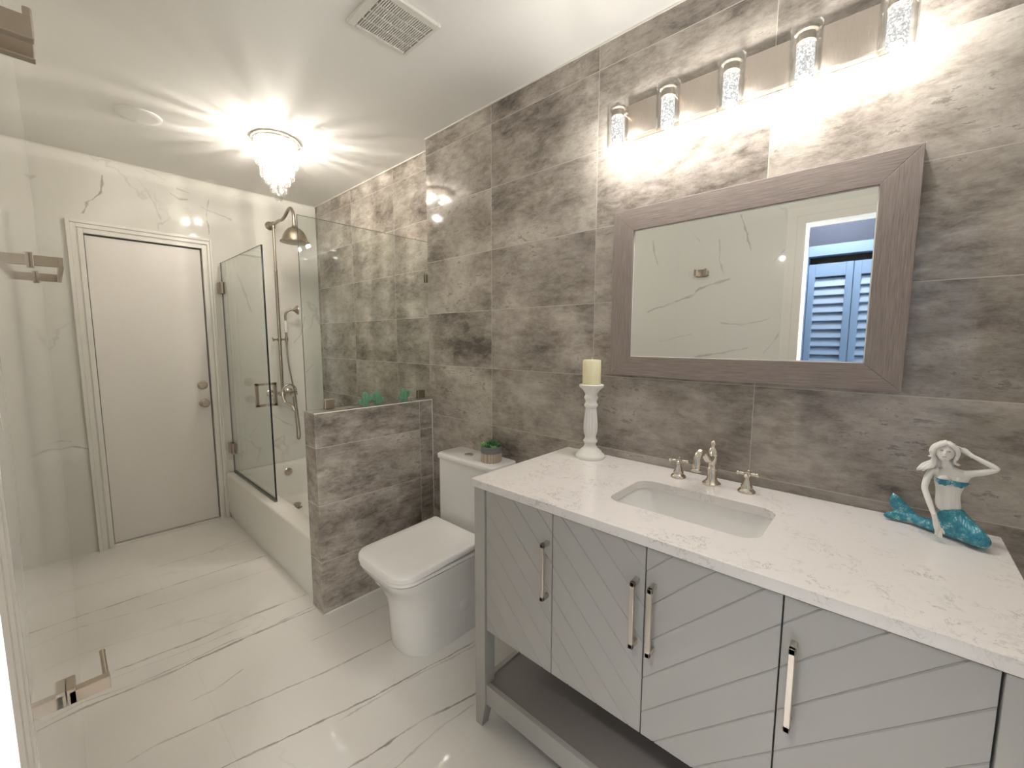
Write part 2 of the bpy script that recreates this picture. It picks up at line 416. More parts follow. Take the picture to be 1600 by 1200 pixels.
def rrect(x0, x1, y0, y1, r, z, n=6, rb=None):
    """rounded rectangle loop at height z; r front (x0) radius, rb back radius"""
    rb = r if rb is None else rb; P = []
    for cx, cy, rr, a in ((x1-rb, y1-rb, rb, 0), (x0+r, y1-r, r, 90), (x0+r, y0+r, r, 180), (x1-rb, y0+rb, rb, 270)):
        for k in range(n+1):
            t = math.radians(a+90*k/n); P.append((cx+rr*math.cos(t), cy+rr*math.sin(t), z))
    return P
def thing(name, label, cat, loc, group=None):
    o = bpy.data.objects.new(name, None); COL.objects.link(o); o.location = loc; o.empty_display_size = .05
    o['label'] = label; o['category'] = cat
    if group: o['group'] = group
    ROOTLOC[o.name] = Vector(loc); return o
def tag(o, label, cat, group=None):
    o['label'] = label; o['category'] = cat
    if group: o['group'] = group
    return o
def struct(o): o['kind'] = 'structure'; return o
def arc(c, r, a0, a1, u, v, n=8):
    c, u, v = Vector(c), Vector(u), Vector(v)
    return [c+u*(r*math.cos(a0+(a1-a0)*k/n))+v*(r*math.sin(a0+(a1-a0)*k/n)) for k in range(n+1)]
def spline(pts, n=6):
    P = [Vector(p) for p in pts]; P = [P[0]*2-P[1]]+P+[P[-1]*2-P[-2]]; out = []
    for i in range(1, len(P)-2):
        a, b, c, d = P[i-1:i+3]
        for k in range(n):
            t = k/n
            out.append(.5*((2*b)+(c-a)*t+(2*a-5*b+4*c-d)*t*t+(3*b-a-3*c+d)*t**3))
    out.append(P[-2]); return out
def lamp(name, kind, loc, watts, parent, radius, col=(1, .93, .82), **kw):
    d = bpy.data.lights.new(name, kind); d.energy = watts; d.color = col; d.shadow_soft_size = radius
    for k, v in kw.items(): setattr(d, k, v)
    o = bpy.data.objects.new(name, d); COL.objects.link(o); o.parent = parent
    o.location = Vector(loc)-ROOTLOC[parent.name]; return o

# ================================================================== SETTING
YB = -.95           # wall behind the vanity's right end
XH = -1.9           # back of the hall closet
b = MB(); b.box(XH, 1.75, YB-.1, 4.0, -.1, 0); struct(b.build('floor', M['floor'], smooth=0))
b = MB(); b.box(XH, 1.75, YB-.1, 4.0, ZC, ZC+.1); struct(b.build('ceiling', M['ceiling'], smooth=0))
b = MB(); b.box(N, 1.75, YB-.1, YS, 0, ZC); struct(b.build('wall_right', M['tile'], smooth=0))
b = MB(); b.box(FX, 1.75, YS, YF+.1, 0, ZC); struct(b.build('wall_alcove', M['tile_alcove'], smooth=0))
b = MB(); b.box(-.16, N, YB-.1, YB, 0, ZC); struct(b.build('wall_back', M['trim'], smooth=0))
# far wall with the door opening
DX0, DX1, DZ = .181, .786, 2.075
b = MB()
b.box(-.16, DX0-.02, YF, YF+.12, 0, ZC); b.box(DX1+.02, FX, YF, YF+.12, 0, ZC); b.box(DX0-.02, DX1+.02, YF, YF+.12, DZ+.02, ZC)
struct(b.build('wall_far', M['marble_far'], smooth=0))
# left wall, opening y -.30 .. .46 where the photographer stands
OY0, OY1, OZ = -.30, .46, 2.124
b = MB()
b.box(-.12, 0, OY1, YF, 0, ZC); b.box(-.12, 0, OY0, OY1, OZ, ZC); b.box(-.12, 0, YB, OY0, 0, ZC)
for v in b.bm.verts: v.co.x += lx(v.co.y)
struct(b.build('wall_left', M['marble_left'], smooth=0))
# half wall by the tub
HX, HY0, HY1, HZ = .834, 2.073, 2.203, 1.05
b = MB(); b.box(HX, FX, HY0, HY1, 0, HZ); struct(b.build('wall_shower', M['tile_half'], smooth=0, bevel=.0015))
b = MB()
b.box(HX-.0015, N, HY0-.0015, HY0+.004, HZ-.003, HZ+.0012); b.box(N-.0055, N-.0015, HY0-.0018, HY0+.003, 0, HZ)
b.box(HX-.003, N, HY0-.005, HY0, 0, .006); b.box(HX-.004, HX, HY0-.005, HY1, 0, .006)
struct(b.build('trim_5', M['caulk'], smooth=0))
# caulk bead along the ceiling over the grey wall
b = MB()
b.box(N-.006, N, YB, YS, ZC-.006, ZC); b.box(N, FX, YS-.001, YS+.006, ZC-.006, ZC); b.box(FX-.006, FX, YS, YF, ZC-.006, ZC)
b.box(lx(2)-.01, FX, YF-.005, YF, ZC-.005, ZC)
struct(b.build('trim_3', M['caulk'], smooth=0))

def casing(mb, plane, a0, a1, zt, width, prof, place):
    """mitred door casing: prof = list of (inner offset, outer offset, protrusion)"""
    for i0, i1, pr in prof:
        for q0, q1, z0, z1 in ((a0-i1, a0-i0, 0, zt+i1), (a1+i0, a1+i1, 0, zt+i1), (a0-i0, a1+i0, zt+i0, zt+i1)):
            place(mb, q0, q1, z0, z1, pr)
prof = [(.004, .030, .014), (.030, .036, .009), (.036, .062, .018), (.062, .080, .026)]
b = MB(); casing(b, YF, DX0, DX1, DZ, .08, prof, lambda m, q0, q1, z0, z1, pr: m.box(q0, min(q1, .838 if z1 < 9 else 9), YF-pr, YF+.001, z0, z1))
# jamb, stop and threshold
b.box(DX0-.02, DX0-.004, YF, YF+.12, 0, DZ+.02); b.box(DX1+.004, DX1+.02, YF, YF+.12, 0, DZ+.02); b.box(DX0-.004, DX1+.004, YF, YF+.12, DZ+.006, DZ+.02)
b.box(DX0-.004, DX1+.004, YF-.004, YF+.10, 0, .014)
struct(b.build('trim_1', M['trim'], smooth=0, bevel=.002))
b = MB(); b.box(DX0-.02, DX1+.02, YF+.10, YF+.115, 0, DZ+.02); struct(b.build('door_gap_shade', M['void'], smooth=0))  # near-black sheet behind the door, its colour stands in for gap shade
# white slab door
b = MB(); b.box(DX0, DX1-.004, YF+.012, YF+.052, .02, DZ-.004); door = struct(b.build('door_1', M['door'], smooth=0, bevel=.001))
for nm, z, big in (('deadbolt', 1.068, 0), ('door_knob', .932, 1)):
    c = (.738, YF+.012, z); b = MB()
    b.lathe(c, [(.032, 0), (.032, .006), (.026, .011)], 32, (0, -1, 0))
    if big: b.lathe(c, [(.012, .01), (.012, .03), (.022, .034), (.029, .046), (.029, .056), (.022, .064), (.004, .066)], 32, (0, -1, 0))
    else:
        b.lathe(c, [(.022, .010), (.021, .020), (.004, .021)], 32, (0, -1, 0)); b.box(c[0]-.003, c[0]+.003, c[1]-.028, c[1]-.02, z-.012, z+.012)
    b.build(nm, M['pewter'], door)

# doorway casing on the left wall, flush with the tile face
b = MB()
prof2 = [(.0, .026, .0005), (.026, .032, -.001), (.032, .060, .001), (.060, .080, .002)]
casing(b, 0, OY0, OY1, OZ, .08, prof2, lambda m, q0, q1, z0, z1, pr: m.box(-.012, pr, q0, q1, z0, z1))
b.box(-.135, .001, OY0-.0, OY0+.015, 0, OZ); b.box(-.135, .001, OY1-.015, OY1, 0, OZ); b.box(-.135, .001, OY0, OY1, OZ-.015, OZ)
for v in b.bm.verts: v.co.x += lx(v.co.y)
struct(b.build('trim_2', M['trim'], smooth=0))
# the hall behind the doorway, seen in the mirror
XC = -.85
b = MB()
b.box(XC-.12, XC, .575, 1.6, 0, ZC); b.box(XC-.12, XC, -.62, .575, 2.075, ZC); b.box(XC-.12, XC, -1.05, -.62, 0, ZC)
b.box(XC, -.165, 1.5, 1.6, 0, ZC)
struct(b.build('wall_hall', M['navy'], smooth=0))
b = MB()
for q in ((.530, .600, 0, 2.11), (-.65, -.575, 0, 2.11), (-.575, .530, 2.035, 2.11)): b.box(XC-.12, XC+.014, q[0], q[1], q[2], q[3])
b.box(XC-.12, XC-.11, -.6, .56, 0, 2.05)
struct(b.build('trim_6', M['closet'], smooth=0, bevel=.002))
b = MB(); b.box(XC-.105, XC-.08, -.575, .53, 0, 2.035); struct(b.build('louver_gap_shade', M['void'], smooth=0))  # near-black sheet behind the louvers, standing in for the closet's shade
def louver_door(name, y0, y1):
    d = MB(); x0, x1 = XC-.045, XC-.012
    d.box(x0, x1, y0, y0+.042, .02, 1.98); d.box(x0, x1, y1-.042, y1, .02, 1.98)
    d.box(x0, x1, y0+.042, y1-.042, 1.885, 1.98); d.box(x0, x1, y0+.042, y1-.042, .02, .16); d.box(x0, x1, y0+.042, y1-.042, .92, 1.0)
    o = struct(d.build(name, M['closet'], smooth=0, bevel=.002))
    s = MB(); z = .17
    while z < 1.87:
        if not .87 < z < 1.0:
            p = [(x0+.004, y0+.04, z+.063), (x0+.008, y0+.04, z+.069), (x1-.002, y0+.04, z+.006), (x1-.008, y0+.04, z)]
            s.poly(p, (0, y1-y0-.08, 0))
        z += .063
    s.build('slats', M['closet'], o, smooth=0)
louver_door('door_2', .262, .527); louver_door('door_3', -.005, .258); louver_door('door_4', -.27, -.010); louver_door('door_5', -.57, -.275)

hl = thing('added_hall_fill', 'unseen round fill disc added on the hall ceiling behind the doorway', 'ceiling light', (-.50, .38, ZC))  # added glowing disc and area light, unseen, brighten the vanity front
b = MB(); b.lathe((-.50, .38, ZC-.03), [(.001, .0), (.17, .0), (.19, .006), (.195, .0295)], 48); b.build('fill_disc', M['fill_disc'], hl)
lamp('fill_area', 'AREA', (-.50, .38, ZC-.035), HALL_FILL_W, hl, .1, (1, .97, .93), shape='DISK', size=.36)

# ================================================================== VANITY
VX, VY0, VY1 = .955, -.212, 1.052      # front plane, right and left ends
van = thing('vanity_cabinet', 'long light grey freestanding vanity with four chevron grooved doors and open bottom shelf', 'cabinet', (1.24, .42, 0))
def leg(y0, y1, x0, x1, sy):
    m = MB(); L = []
    for z, t in ((.0, .017), (.02, .0145), (.05, .009), (.085, .0035), (.12, 0), (.9, 0)):
        # the foot tapers towards the outer corner
        a0, a1 = (y0+t, y1) if sy > 0 else (y0, y1-t)
        f0, f1 = (x0, x1-t) if x0 < 1.2 else (x0+t, x1)
        L.append([(f0, a0, z), (f1, a0, z), (f1, a1, z), (f0, a1, z)])
    m.loft(L); return m.build('leg', M['vanity'], van, smooth=30, bevel=.001)
for x0, x1 in ((VX, VX+.05), (1.485, 1.535)):
    leg(VY1-.049, VY1, x0, x1, 1); leg(VY0, VY0+.049, x0, x1, -1)
b = MB()   # carcass: ends, back, bottom, top rails
b.box(VX+.05, 1.485, VY1-.035, VY1-.008, .385, .902); b.box(VX+.05, 1.485, VY0+.008, VY0+.035, .385, .902)
b.box(VX+.03, 1.52, VY0+.035, VY1-.035, .385, .403); b.box(1.505, 1.52, VY0+.049, VY1-.049, .385, .902)
b.box(VX+.03, VX+.045, VY0+.049, VY1-.049, .385, .9)
b.build('carcass', M['vanity'], van, smooth=0)
b = MB(); b.box(VX+.032, VX+.0335, VY0+.049, VY1-.049, .40, .9); b.box(VX+.01, VX+.03, VY0+.049, VY1-.049, .897, .9015)
b.build('shadow_gap', M['void'], van, smooth=0)
b = MB(); b.box(VX+.024, 1.50, VY0+.03, VY1-.03, .146, .165); b.build('shelf', M['shelf'], van, smooth=0)
b = MB()
b.box(VX+.006, VX+.024, VY0+.049, VY1-.049, .096, .172); b.box(1.502, 1.52, VY0+.049, VY1-.049, .096, .172)
b.box(VX+.05, 1.485, VY1-.03, VY1-.012, .096, .172); b.box(VX+.05, 1.485, VY0+.012, VY0+.03, .096, .172)
b.build('shelf_rail', M['vanity'], van, smooth=0, bevel=.001)
edges = [1.001, .7145, .4225, .1305, -.161]
for k in range(4):
    y1, y0 = edges[k]-.0018, edges[k+1]+.0018
    m = MB(); xf = VX+.007; m.box(xf, xf+.02, y0, y1, .385, .896)
    sgn = -1 if k < 2 else 1          # z - y = c on the left pair, z + y = c on the right pair
    c0 = .023 if k < 2 else .868
    nrm = Vector((0, sgn, 1)).normalized(); cs = []
    for j in range(-12, 20):
        c = (c0+.0965*j)/math.sqrt(2)
        if min(p.co.dot(nrm) for p in m.bm.verts)+.004 < c < max(p.co.dot(nrm) for p in m.bm.verts)-.004: cs.append(c)
    for c in cs:
        for e in (-.0022, 0, .0022):
            bmesh.ops.bisect_plane(m.bm, geom=m.bm.verts[:]+m.bm.edges[:]+m.bm.faces[:], plane_co=nrm*(c+e), plane_no=nrm)
    for v in m.bm.verts:
        if abs(v.co.x-xf) < 1e-6 and any(abs(v.co.dot(nrm)-c) < 1e-5 for c in cs): v.co.x += .0026
    d = m.build('door', M['vanity'], van, smooth=0)
    hy = (.731, .4435, .3985, .107)[k]; h = MB(); r = .0058; hx = VX-.026
    h.box(hx, hx+.009, hy-r, hy+r, .63, .81)
    h.box(hx, xf, hy-r, hy+r, .63, .643); h.box(hx, xf, hy-r, hy+r, .797, .81)
    h.build('handle', M['nickel_light'], d, bevel=.0012)

def slab(x0, x1, y0, y1, z0, z1, hole, mat, name):
    bm = bmesh.new()
    def ring(pts):
        vs = [bm.verts.new(p) for p in pts]; return vs, [bm.edges.new((vs[i], vs[(i+1) % len(vs)])) for i in range(len(vs))]
    o_, oe = ring([(x0, y0, z1), (x1, y0, z1), (x1, y1, z1), (x0, y1, z1)]); h_, he = ring(hole)
    bmesh.ops.triangle_fill(bm, use_beauty=True, edges=oe+he)
    r = bmesh.ops.extrude_face_region(bm, geom=bm.faces[:])
    for v in r['geom']:
        if isinstance(v, bmesh.types.BMVert): v.co.z = z0
    m = MB(); m.bm.free(); m.bm = bm
    return m.build(name, mat, None, smooth=30, bevel=.0015)
SX0, SX1, SY0, SY1 = 1.105, 1.352, .212, .620
ctop = slab(.9505, N-.002, -.226, 1.064, .9025, .930, rrect(SX0, SX1, SY0, SY1, .045, .93), M['quartz'], 'countertop')
tag(ctop, 'white quartz worktop with grey squiggle veins on top of the vanity', 'countertop')
b = MB()
b.loft([rrect(SX0-.012, SX1+.012, SY0-.012, SY1+.012, .05, .9015), rrect(SX0-.004, SX1+.004, SY0-.004, SY1+.004, .05, .9015),
        rrect(SX0+.004, SX1-.004, SY0+.006, SY1-.006, .05, .87), rrect(SX0+.016, SX1-.016, SY0+.03, SY1-.03, .05, .80), rrect(SX0+.03, SX1-.03, SY0+.055, SY1-.055, .045, .778),
        rrect(SX0+.10, SX1-.10, SY0+.18, SY1-.18, .02, .772)], False, True)
b.loft([rrect(SX0-.012, SX1+.012, SY0-.012, SY1+.012, .05, .9015), rrect(SX0-.006, SX1+.006, SY0-.004, SY1+.004, .05, .86), rrect(SX0+.02, SX1-.02, SY0+.045, SY1-.045, .045, .762)], False, True)
sink = thing('sink', 'rectangular white undermount sink set into the quartz worktop', 'sink', (1.228, .416, .762))
b.build('basin', M['ceramic'], sink, smooth=50)
b = MB(); b.lathe((1.228, .416, .772), [(.021, 0), (.021, .003), (.016, .004), (.015, .008), (.004, .010)], 24); b.build('drain', M['chrome'], sink)

# widespread faucet
fa = thing('faucet', 'antique style polished nickel faucet with hooked spout and two cross handles', 'faucet', (1.458, .422, .93))
b = MB(); c = Vector((1.458, .424, .93))
b.lathe(c, [(.029, 0), (.029, .005), (.025, .009), (.019, .014), (.0155, .022), (.0145, .05), (.0165, .052), (.0165, .056), (.013, .06), (.0125, .072), (.015, .088), (.0175, .104), (.016, .116), (.010, .126), (.006, .130), (.006, .134), (.009, .138), (.0095, .143), (.006, .149), (.001, .151)], 28)
sp = spline([c+Vector(p) for p in ((-.006, .0, .098), (-.026, .004, .090), (-.040, .008, .102), (-.056, .012, .119), (-.074, .017, .120), (-.087, .020, .104), (-.092, .021, .080), (-.092, .021, .068))], 6)
b.tube(sp, [.011+.002*math.sin(i/len(sp)*PI) for i in range(len(sp))], 16)
b.lathe(c+Vector((-.092, .021, .062)), [(.0165, 0), (.0175, .003), (.0165, .006), (.013, .009), (.0125, .016)], 24)
b.build('spout', M['chrome'], fa)
for y, a0 in ((.534, .3), (.318, .1)):
    c = Vector((1.456, y, .93)); b = MB()
    b.lathe(c, [(.026, 0), (.026, .004), (.022, .009), (.017, .014), (.0165, .022), (.013, .026), (.012, .034), (.008, .042), (.0075, .052), (.010, .054), (.011, .060), (.009, .067), (.002, .070)], 28)
    for k in range(4):
        a = a0+k*PI/2; d = Vector((math.cos(a), math.sin(a), 0)); q = c+Vector((0, 0, .060))
        b.tube([q, q+d*.016, q+d*.022], [.0045, .004, .005], 10); b.ball(q+d*.027, .0068, 2)
    b.build('cross_handle', M['chrome'], fa)

# candlestick and candle
cx, cy, cz = 1.462, .900, .93
b = MB()
prof = [(.058, 0), (.060, .006), (.056, .016), (.050, .020), (.046, .028), (.034, .038), (.026, .046), (.022, .056), (.024, .062), (.028, .066), (.0285, .072), (.024, .078), (.021, .086), (.023, .092)]
b.lathe((cx, cy, cz), prof, 40)
L = []
for r, h in ((.023, .092), (.0275, .108), (.029, .128), (.028, .150), (.025, .178), (.0225, .202), (.0215, .208)):
    L.append([(cx+(r*(1-.13*(1-abs(math.cos(7*t)))))*math.cos(t), cy+(r*(1-.13*(1-abs(math.cos(7*t)))))*math.sin(t), cz+h) for t in [2*PI*k/84 for k in range(84)]])
b.loft(L)
b.lathe((cx, cy, cz), [(.0215, .208), (.026, .212), (.028, .218), (.025, .224), (.022, .232), (.024, .240), (.028, .246), (.028, .252), (.024, .258), (.025, .266), (.034, .280), (.045, .290), (.049, .294), (.049, .302), (.044, .304), (.040, .300)], 40)
ch = thing('candle_holder', 'tall turned white candlestick with fluted stem standing on worktop by the wall', 'candle holder', (cx, cy, cz))
b.build('candlestick', M['plaster'], ch, smooth=50)
ca = thing('candle', 'thick ivory pillar candle on the white candlestick', 'candle', (cx, cy, cz+.3))
b = MB(); b.lathe((cx, cy, cz+.300), [(.036, 0), (.0365, .004), (.0365, .098), (.034, .102), (.026, .103), (.012, .099), (.001, .098)], 40); b.build('wax', M['candle'], ca)
b = MB(); b.tube([(cx, cy, cz+.396), (cx+.001, cy, cz+.404), (cx+.002, cy+.001, cz+.411)], .0014, 8); b.build('wick', M['plaster'], ca)

# ================================================================== MIRROR
mi = thing('mirror', 'wide rectangular wall mirror in a thick weathered grey wood frame', 'mirror', (N, .412, 1.59))
Y0, Y1, Z0, Z1 = -.020, .846, 1.274, 1.905; y0, y1, z0, z1 = .061, .763, 1.348, 1.824; xf, xb = N-.030, N-.002
b = MB()
for i, (A, B_, C_, D_) in enumerate((((Y0, Z1), (Y1, Z1), (y1, z1), (y0, z1)), ((Y1, Z0), (Y0, Z0), (y0, z0), (y1, z0)), ((Y1, Z1), (Y1, Z0), (y1, z0), (y1, z1)), ((Y0, Z0), (Y0, Z1), (y0, z1), (y0, z0)))):
    b.mi = 0 if i < 2 else 1
    b.poly([(xf, p[0], p[1]) for p in (A, B_, C_, D_)], (xb-xf, 0, 0))
b.build('frame', [M['wood_h'], M['wood_v']], mi, smooth=0, bevel=.0012)
b = MB(); b.box(N-.020, N-.004, y0+.0005, y1-.0005, z0+.0005, z1-.0005); b.build('mirror_glass', M['mirror'], mi, smooth=0)
b = MB(); t = .003
for q in ((y0, y1, z1-t, z1), (y0, y1, z0, z0+t), (y0, y0+t, z0, z1), (y1-t, y1, z0, z1)): b.box(N-.0215, N-.0195, *q)
b.build('bezel', M['trim'], mi, smooth=0)

# ================================================================== VANITY LIGHT
vl = thing('vanity_light', 'long brushed nickel bar light with five clear glass shades above the mirror', 'wall light', (N, .426, 2.2))
b = MB(); b.box(N-.030, N-.001, .040, .812, 2.163, 2.281); b.build('backplate', M['nickel_plate'], vl, smooth=0, bevel=.003)
for y in (.802, .617, .4245, .238, .051):
    X = 1.442
    b = MB(); b.tube([(N-.03, y, 2.245), (X, y, 2.245)], .006, 12)
    b.lathe((X, y, 2.215), [(.0225, 0), (.0225, .020), (.028, .024), (.028, .030), (.012, .034), (.006, .040), (.006, .048), (.001, .050)], 28)
    hold = b.build('lamp_holder', M['nickel'], vl)
    b = MB(); b.lathe((X, y, 2.108), [(.0375, 0), (.0375, .147), (.0345, .147), (.0345, .003), (.0345, 0)], 40, cap=False)
    g = b.bm; b.build('glass_shade', M['shade_glass'], vl)
    b = MB(); b.lathe((X, y, 2.122), [(.0205, 0), (.0215, .002), (.0215, .088), (.0205, .093)], 32); b.build('bubble_crystal', M['bubble'], vl)
    lamp('bulb', 'POINT', (X, y, 2.160), VANITY_W, vl, .012, (1, .965, .92))

# ================================================================== MERMAID FIGURINE
def from_skin(chains, sub=2):
    """chains: list of (points, radii) -> evaluated tapering skin mesh as bmesh"""
    bm = bmesh.new(); lay = bm.verts.layers.skin.verify(); first = True; known = {}
    for pts, rad in chains:
        prev = None
        for p, r in zip(pts, rad):
            key = tuple(round(q, 5) for q in p)
            v = known.get(key)
            if v is None:
                v = bm.verts.new(p); known[key] = v; rr = r if isinstance(r, (tuple, list)) else (r, r)
                v[lay].radius = rr
                if first: v[lay].use_root = True; first = False
            if prev is not None and prev is not v: bm.edges.new((prev, v))
            prev = v
    me = bpy.data.meshes.new('tmp'); bm.to_mesh(me); bm.free()
    o = bpy.data.objects.new('tmp', me); COL.objects.link(o)
    o.modifiers.new('s', 'SKIN').use_smooth_shade = True
    m = o.modifiers.new('u', 'SUBSURF'); m.levels = m.render_levels = sub
    dg = bpy.context.evaluated_depsgraph_get(); dg.update()
    out = bmesh.new(); out.from_mesh(bpy.data.meshes.new_from_object(o.evaluated_get(dg)))
    bpy.data.objects.remove(o); return out
def merge(dst, src):
    me = bpy.data.meshes.new('t'); src.to_mesh(me); src.free(); dst.from_mesh(me); bpy.data.meshes.remove(me)

mm = thing('mermaid_figurine', 'sitting mermaid figurine with white body and turquoise tail on worktop corner', 'figurine', (1.445, -.11, .93))
S = []
hip = (1.462, -.128, .985); waist = (1.470, -.121, 1.022); rib = (1.466, -.122, 1.050); chest = (1.464, -.123, 1.076); neck0 = (1.466, -.116, 1.100); neck = (1.462, -.112, 1.116); head = (1.456, -.107, 1.134)
torso = [hip, waist, rib, chest, neck0, neck, head]
trad = [(.024, .031), (.019, .0262), (.019, .0258), (.018, .0262), (.0105, .014), (.0078, .0078), (.010, .010)]
rs, re, rw, rh = (1.462, -.089, 1.090), (1.440, -.078, 1.046), (1.405, -.099, .988), (1.401, -.106, .966)
ls, le, lw_, lh = (1.464, -.150, 1.091), (1.450, -.197, 1.115), (1.462, -.152, 1.138), (1.466, -.139, 1.148)
chains = [(torso, trad), ([chest, rs, ((rs[0]+re[0])/2, (rs[1]+re[1])/2+.002, (rs[2]+re[2])/2), re, ((re[0]+rw[0])/2, (re[1]+rw[1])/2, (re[2]+rw[2])/2), rw, rh], [0, .0088, .0078, .0066, .0066, .0050, .0062]),
          ([chest, ls, ((ls[0]+le[0])/2, (ls[1]+le[1])/2, (ls[2]+le[2])/2-.002), le, ((le[0]+lw_[0])/2, (le[1]+lw_[1])/2, (le[2]+lw_[2])/2), lw_, lh], [0, .0088, .0078, .0064, .0062, .0048, .0058])]
bm = from_skin(chains, 2)
# fingers
def fingers(base, fwd, side, ln):
    for k in range(4):
        p = Vector(base)+Vector(side)*(k-1.5)*.0034; l = ln*(.85, 1., .95, .75)[k]; f = Vector(fwd).normalized()
        q = MB(); q.tube([p-f*.003, p+f*l*.5, p+f*l+Vector(side)*(k-1.5)*.0006], [.0021, .0019, .0014], 8); merge(bm, q.bm)
    q = MB(); p = Vector(base)-Vector(side)*.005-Vector(fwd).normalized()*.006
    q.tube([p, p-Vector(side)*.004+Vector(fwd).normalized()*.006, p-Vector(side)*.005+Vector(fwd).normalized()*.012], [.0023, .002, .0015], 8); merge(bm, q.bm)
fingers((1.400, -.1075, .959), (-.15, -.08, -1), (.3, .95, 0), .019)
fingers((1.467, -.136, 1.150), (.1, 1, .45), (-.9, .1, .4), .017)
for a_, c_ in ((rw, (1.400, -.107, .957)), (lw_, (1.467, -.136, 1.150))):   # palms
    a_, c_ = Vector(a_), Vector(c_); q = MB(); q.tube([a_.lerp(c_, t) for t in (-.25, 0, .3, .65, .9, 1.05)], [.0050, .0052, .0056, .0066, .0062, .0035], 14); merge(bm, q.bm)
# head with face: looks towards -x, slightly up
hc = Vector((1.451, -.1085, 1.1405)); q = bmesh.new(); bmesh.ops.create_uvsphere(q, u_segments=40, v_segments=28, radius=1)
rotm = Euler((math.radians(4), math.radians(9), math.radians(-4))).to_matrix()
for v in q.verts:
    d = v.co.copy(); fy, fz = d.y, d.z; front = max(0, -d.x)
    r = 1.0
    g = lambda y, z, sy, sz: math.exp(-((fy-y)/sy)**2-((fz-z)/sz)**2)*front
    off = .30*g(0, -.12, .13, .20)+.10*g(0, .10, .09, .25)             # nose
    off += -.22*(g(.36, .08, .18, .12)+g(-.36, .08, .18, .12))+.08*(g(.36, .06, .10, .05)+g(-.36, .06, .10, .05))   # sockets, eyes
    off += .08*(g(.36, .26, .24, .06)+g(-.36, .26, .24, .06))          # brows
    off += .11*g(0, -.44, .24, .05)+.12*g(0, -.56, .20, .055)-.12*g(0, -.495, .26, .03)   # lips
    off += .12*g(0, -.85, .25, .15)                                    # chin
    off += .05*(g(.5, -.25, .25, .2)+g(-.5, -.25, .25, .2))            # cheeks
    jaw = 1-.20*max(0, -fz)
    p = Vector((d.x*.0195*r, d.y*.0172*jaw, d.z*.0228))+Vector((-off*.0165, 0, 0))
    v.co = hc+rotm @ p
merge(bm, q)
# bust
for yy in (-.111, -.137):
    q = MB(); q.ball((1.4455, yy, 1.072), .0118, 3, (.75, 1, 1)); merge(bm, q.bm)
m = MB(); m.bm.free(); m.bm = bm
body = m.build('body', M['plaster'], mm, smooth=0)
rm = body.modifiers.new('weld', 'REMESH'); rm.mode = 'VOXEL'; rm.voxel_size = .0009; rm.use_smooth_shade = True
sm = body.modifiers.new('soft', 'SMOOTH'); sm.factor = .3; sm.iterations = 1
for nm, mt, pts in (('eye', 'eye_grey', ((-.0170, .0064, .0030), (-.0170, -.0064, .0030))), ('mouth', 'lip', ((-.0187, 0, -.0112),))):
    for q_ in pts:
        b = MB(); b.ball(hc+rotm @ Vector(q_), 1, 2, (.0016, .0028 if nm == 'eye' else .0042, .0013), Euler((0, 0, .3 if q_[1] < 0 else -.3 if q_[1] > 0 else 0)))
        b.build(nm, M[mt], mm)
# hair: locks from crown, falling to her right shoulder
b = MB(); hb = hc+Vector((.003, 0, .005))
q = bmesh.new(); bmesh.ops.create_uvsphere(q, u_segments=32, v_segments=20, radius=1)
kill = [v for v in q.verts if (v.co.x < -.22 and v.co.z < .80-.35*abs(v.co.y)) or v.co.z < -.75]
bmesh.ops.delete(q, geom=kill, context='VERTS')
for v in q.verts: v.co = hb+Vector((v.co.x*.0218, v.co.y*.0205, v.co.z*.0232))*(1+.03*math.sin(14*math.atan2(v.co.y, v.co.z)))
bmesh.ops.solidify(q, geom=q.faces[:], thickness=.003)
merge(b.bm, q)
def lock(pts, r0, r1=.0012):
    s_ = spline(pts, 5); n_ = len(s_); b.tube(s_, [r0*(1-(i/(n_-1))**1.6)+r1 for i in range(n_)], 10)
H = lambda *p: hc+Vector(p)
rnd = random.Random(3)
for k in range(13):     # back mass and the locks swept over her right shoulder
    o_ = .0026*k-.004; j = lambda a_=.0018: rnd.uniform(-a_, a_)
    lock([H(.006, .006, .020+j()), H(.002+o_*.5, .0185+j(), .008+j()), H(.004+o_*.6, .0205+j(), -.008), H(.006+o_*.5, .016+j(.003), -.026), H(.003+o_*.4, .020+.0012*k+j(), -.038+j()), H(-.002, .028+.0014*k, -.048+j()), H(-.003, .036+.0009*k+j(), -.053+j(.003))], .0046, .0009)
for k in range(9):      # behind the neck
    y_ = -.016+.004*k
    lock([H(.016, y_*.9, .010), H(.020, y_, -.012), H(.016, y_*.9, -.032), H(.015, y_*1.15, -.046)], .0055)
for k in range(8):      # her left side, flicking out
    o_ = .0032*k-.004; j = lambda a_=.0016: rnd.uniform(-a_, a_)
    lock([H(.006, -.006, .020), H(.002+o_*.6, -.019+j(), .006+j()), H(.004+o_*.6, -.0205+j(), -.010), H(.006+o_*.5, -.0175, -.023+j()), H(.004+o_*.5, -.024-.0007*k, -.030+j(.002))], .0045, .0009)
for sy_ in (1, -1):     # parting over the brow
    for k in range(3):
        lock([H(-.010+.004*k, .001*sy_, .0225+.001*k), H(-.014+.004*k, .010*sy_, .0185), H(-.010+.004*k, .0178*sy_, .008), H(-.005+.004*k, .0205*sy_, -.006), H(-.003+.004*k, .021*sy_, -.016)], .0036)
lock([H(.004, .018, .006), H(.0, .023, -.001), H(.0, .029, -.002)], .0035)
lock([H(.004, .018, -.008), H(.0, .023, -.014), H(.0, .029, -.015)], .0035)
b.build('hair', M['plaster'], mm, smooth=60)
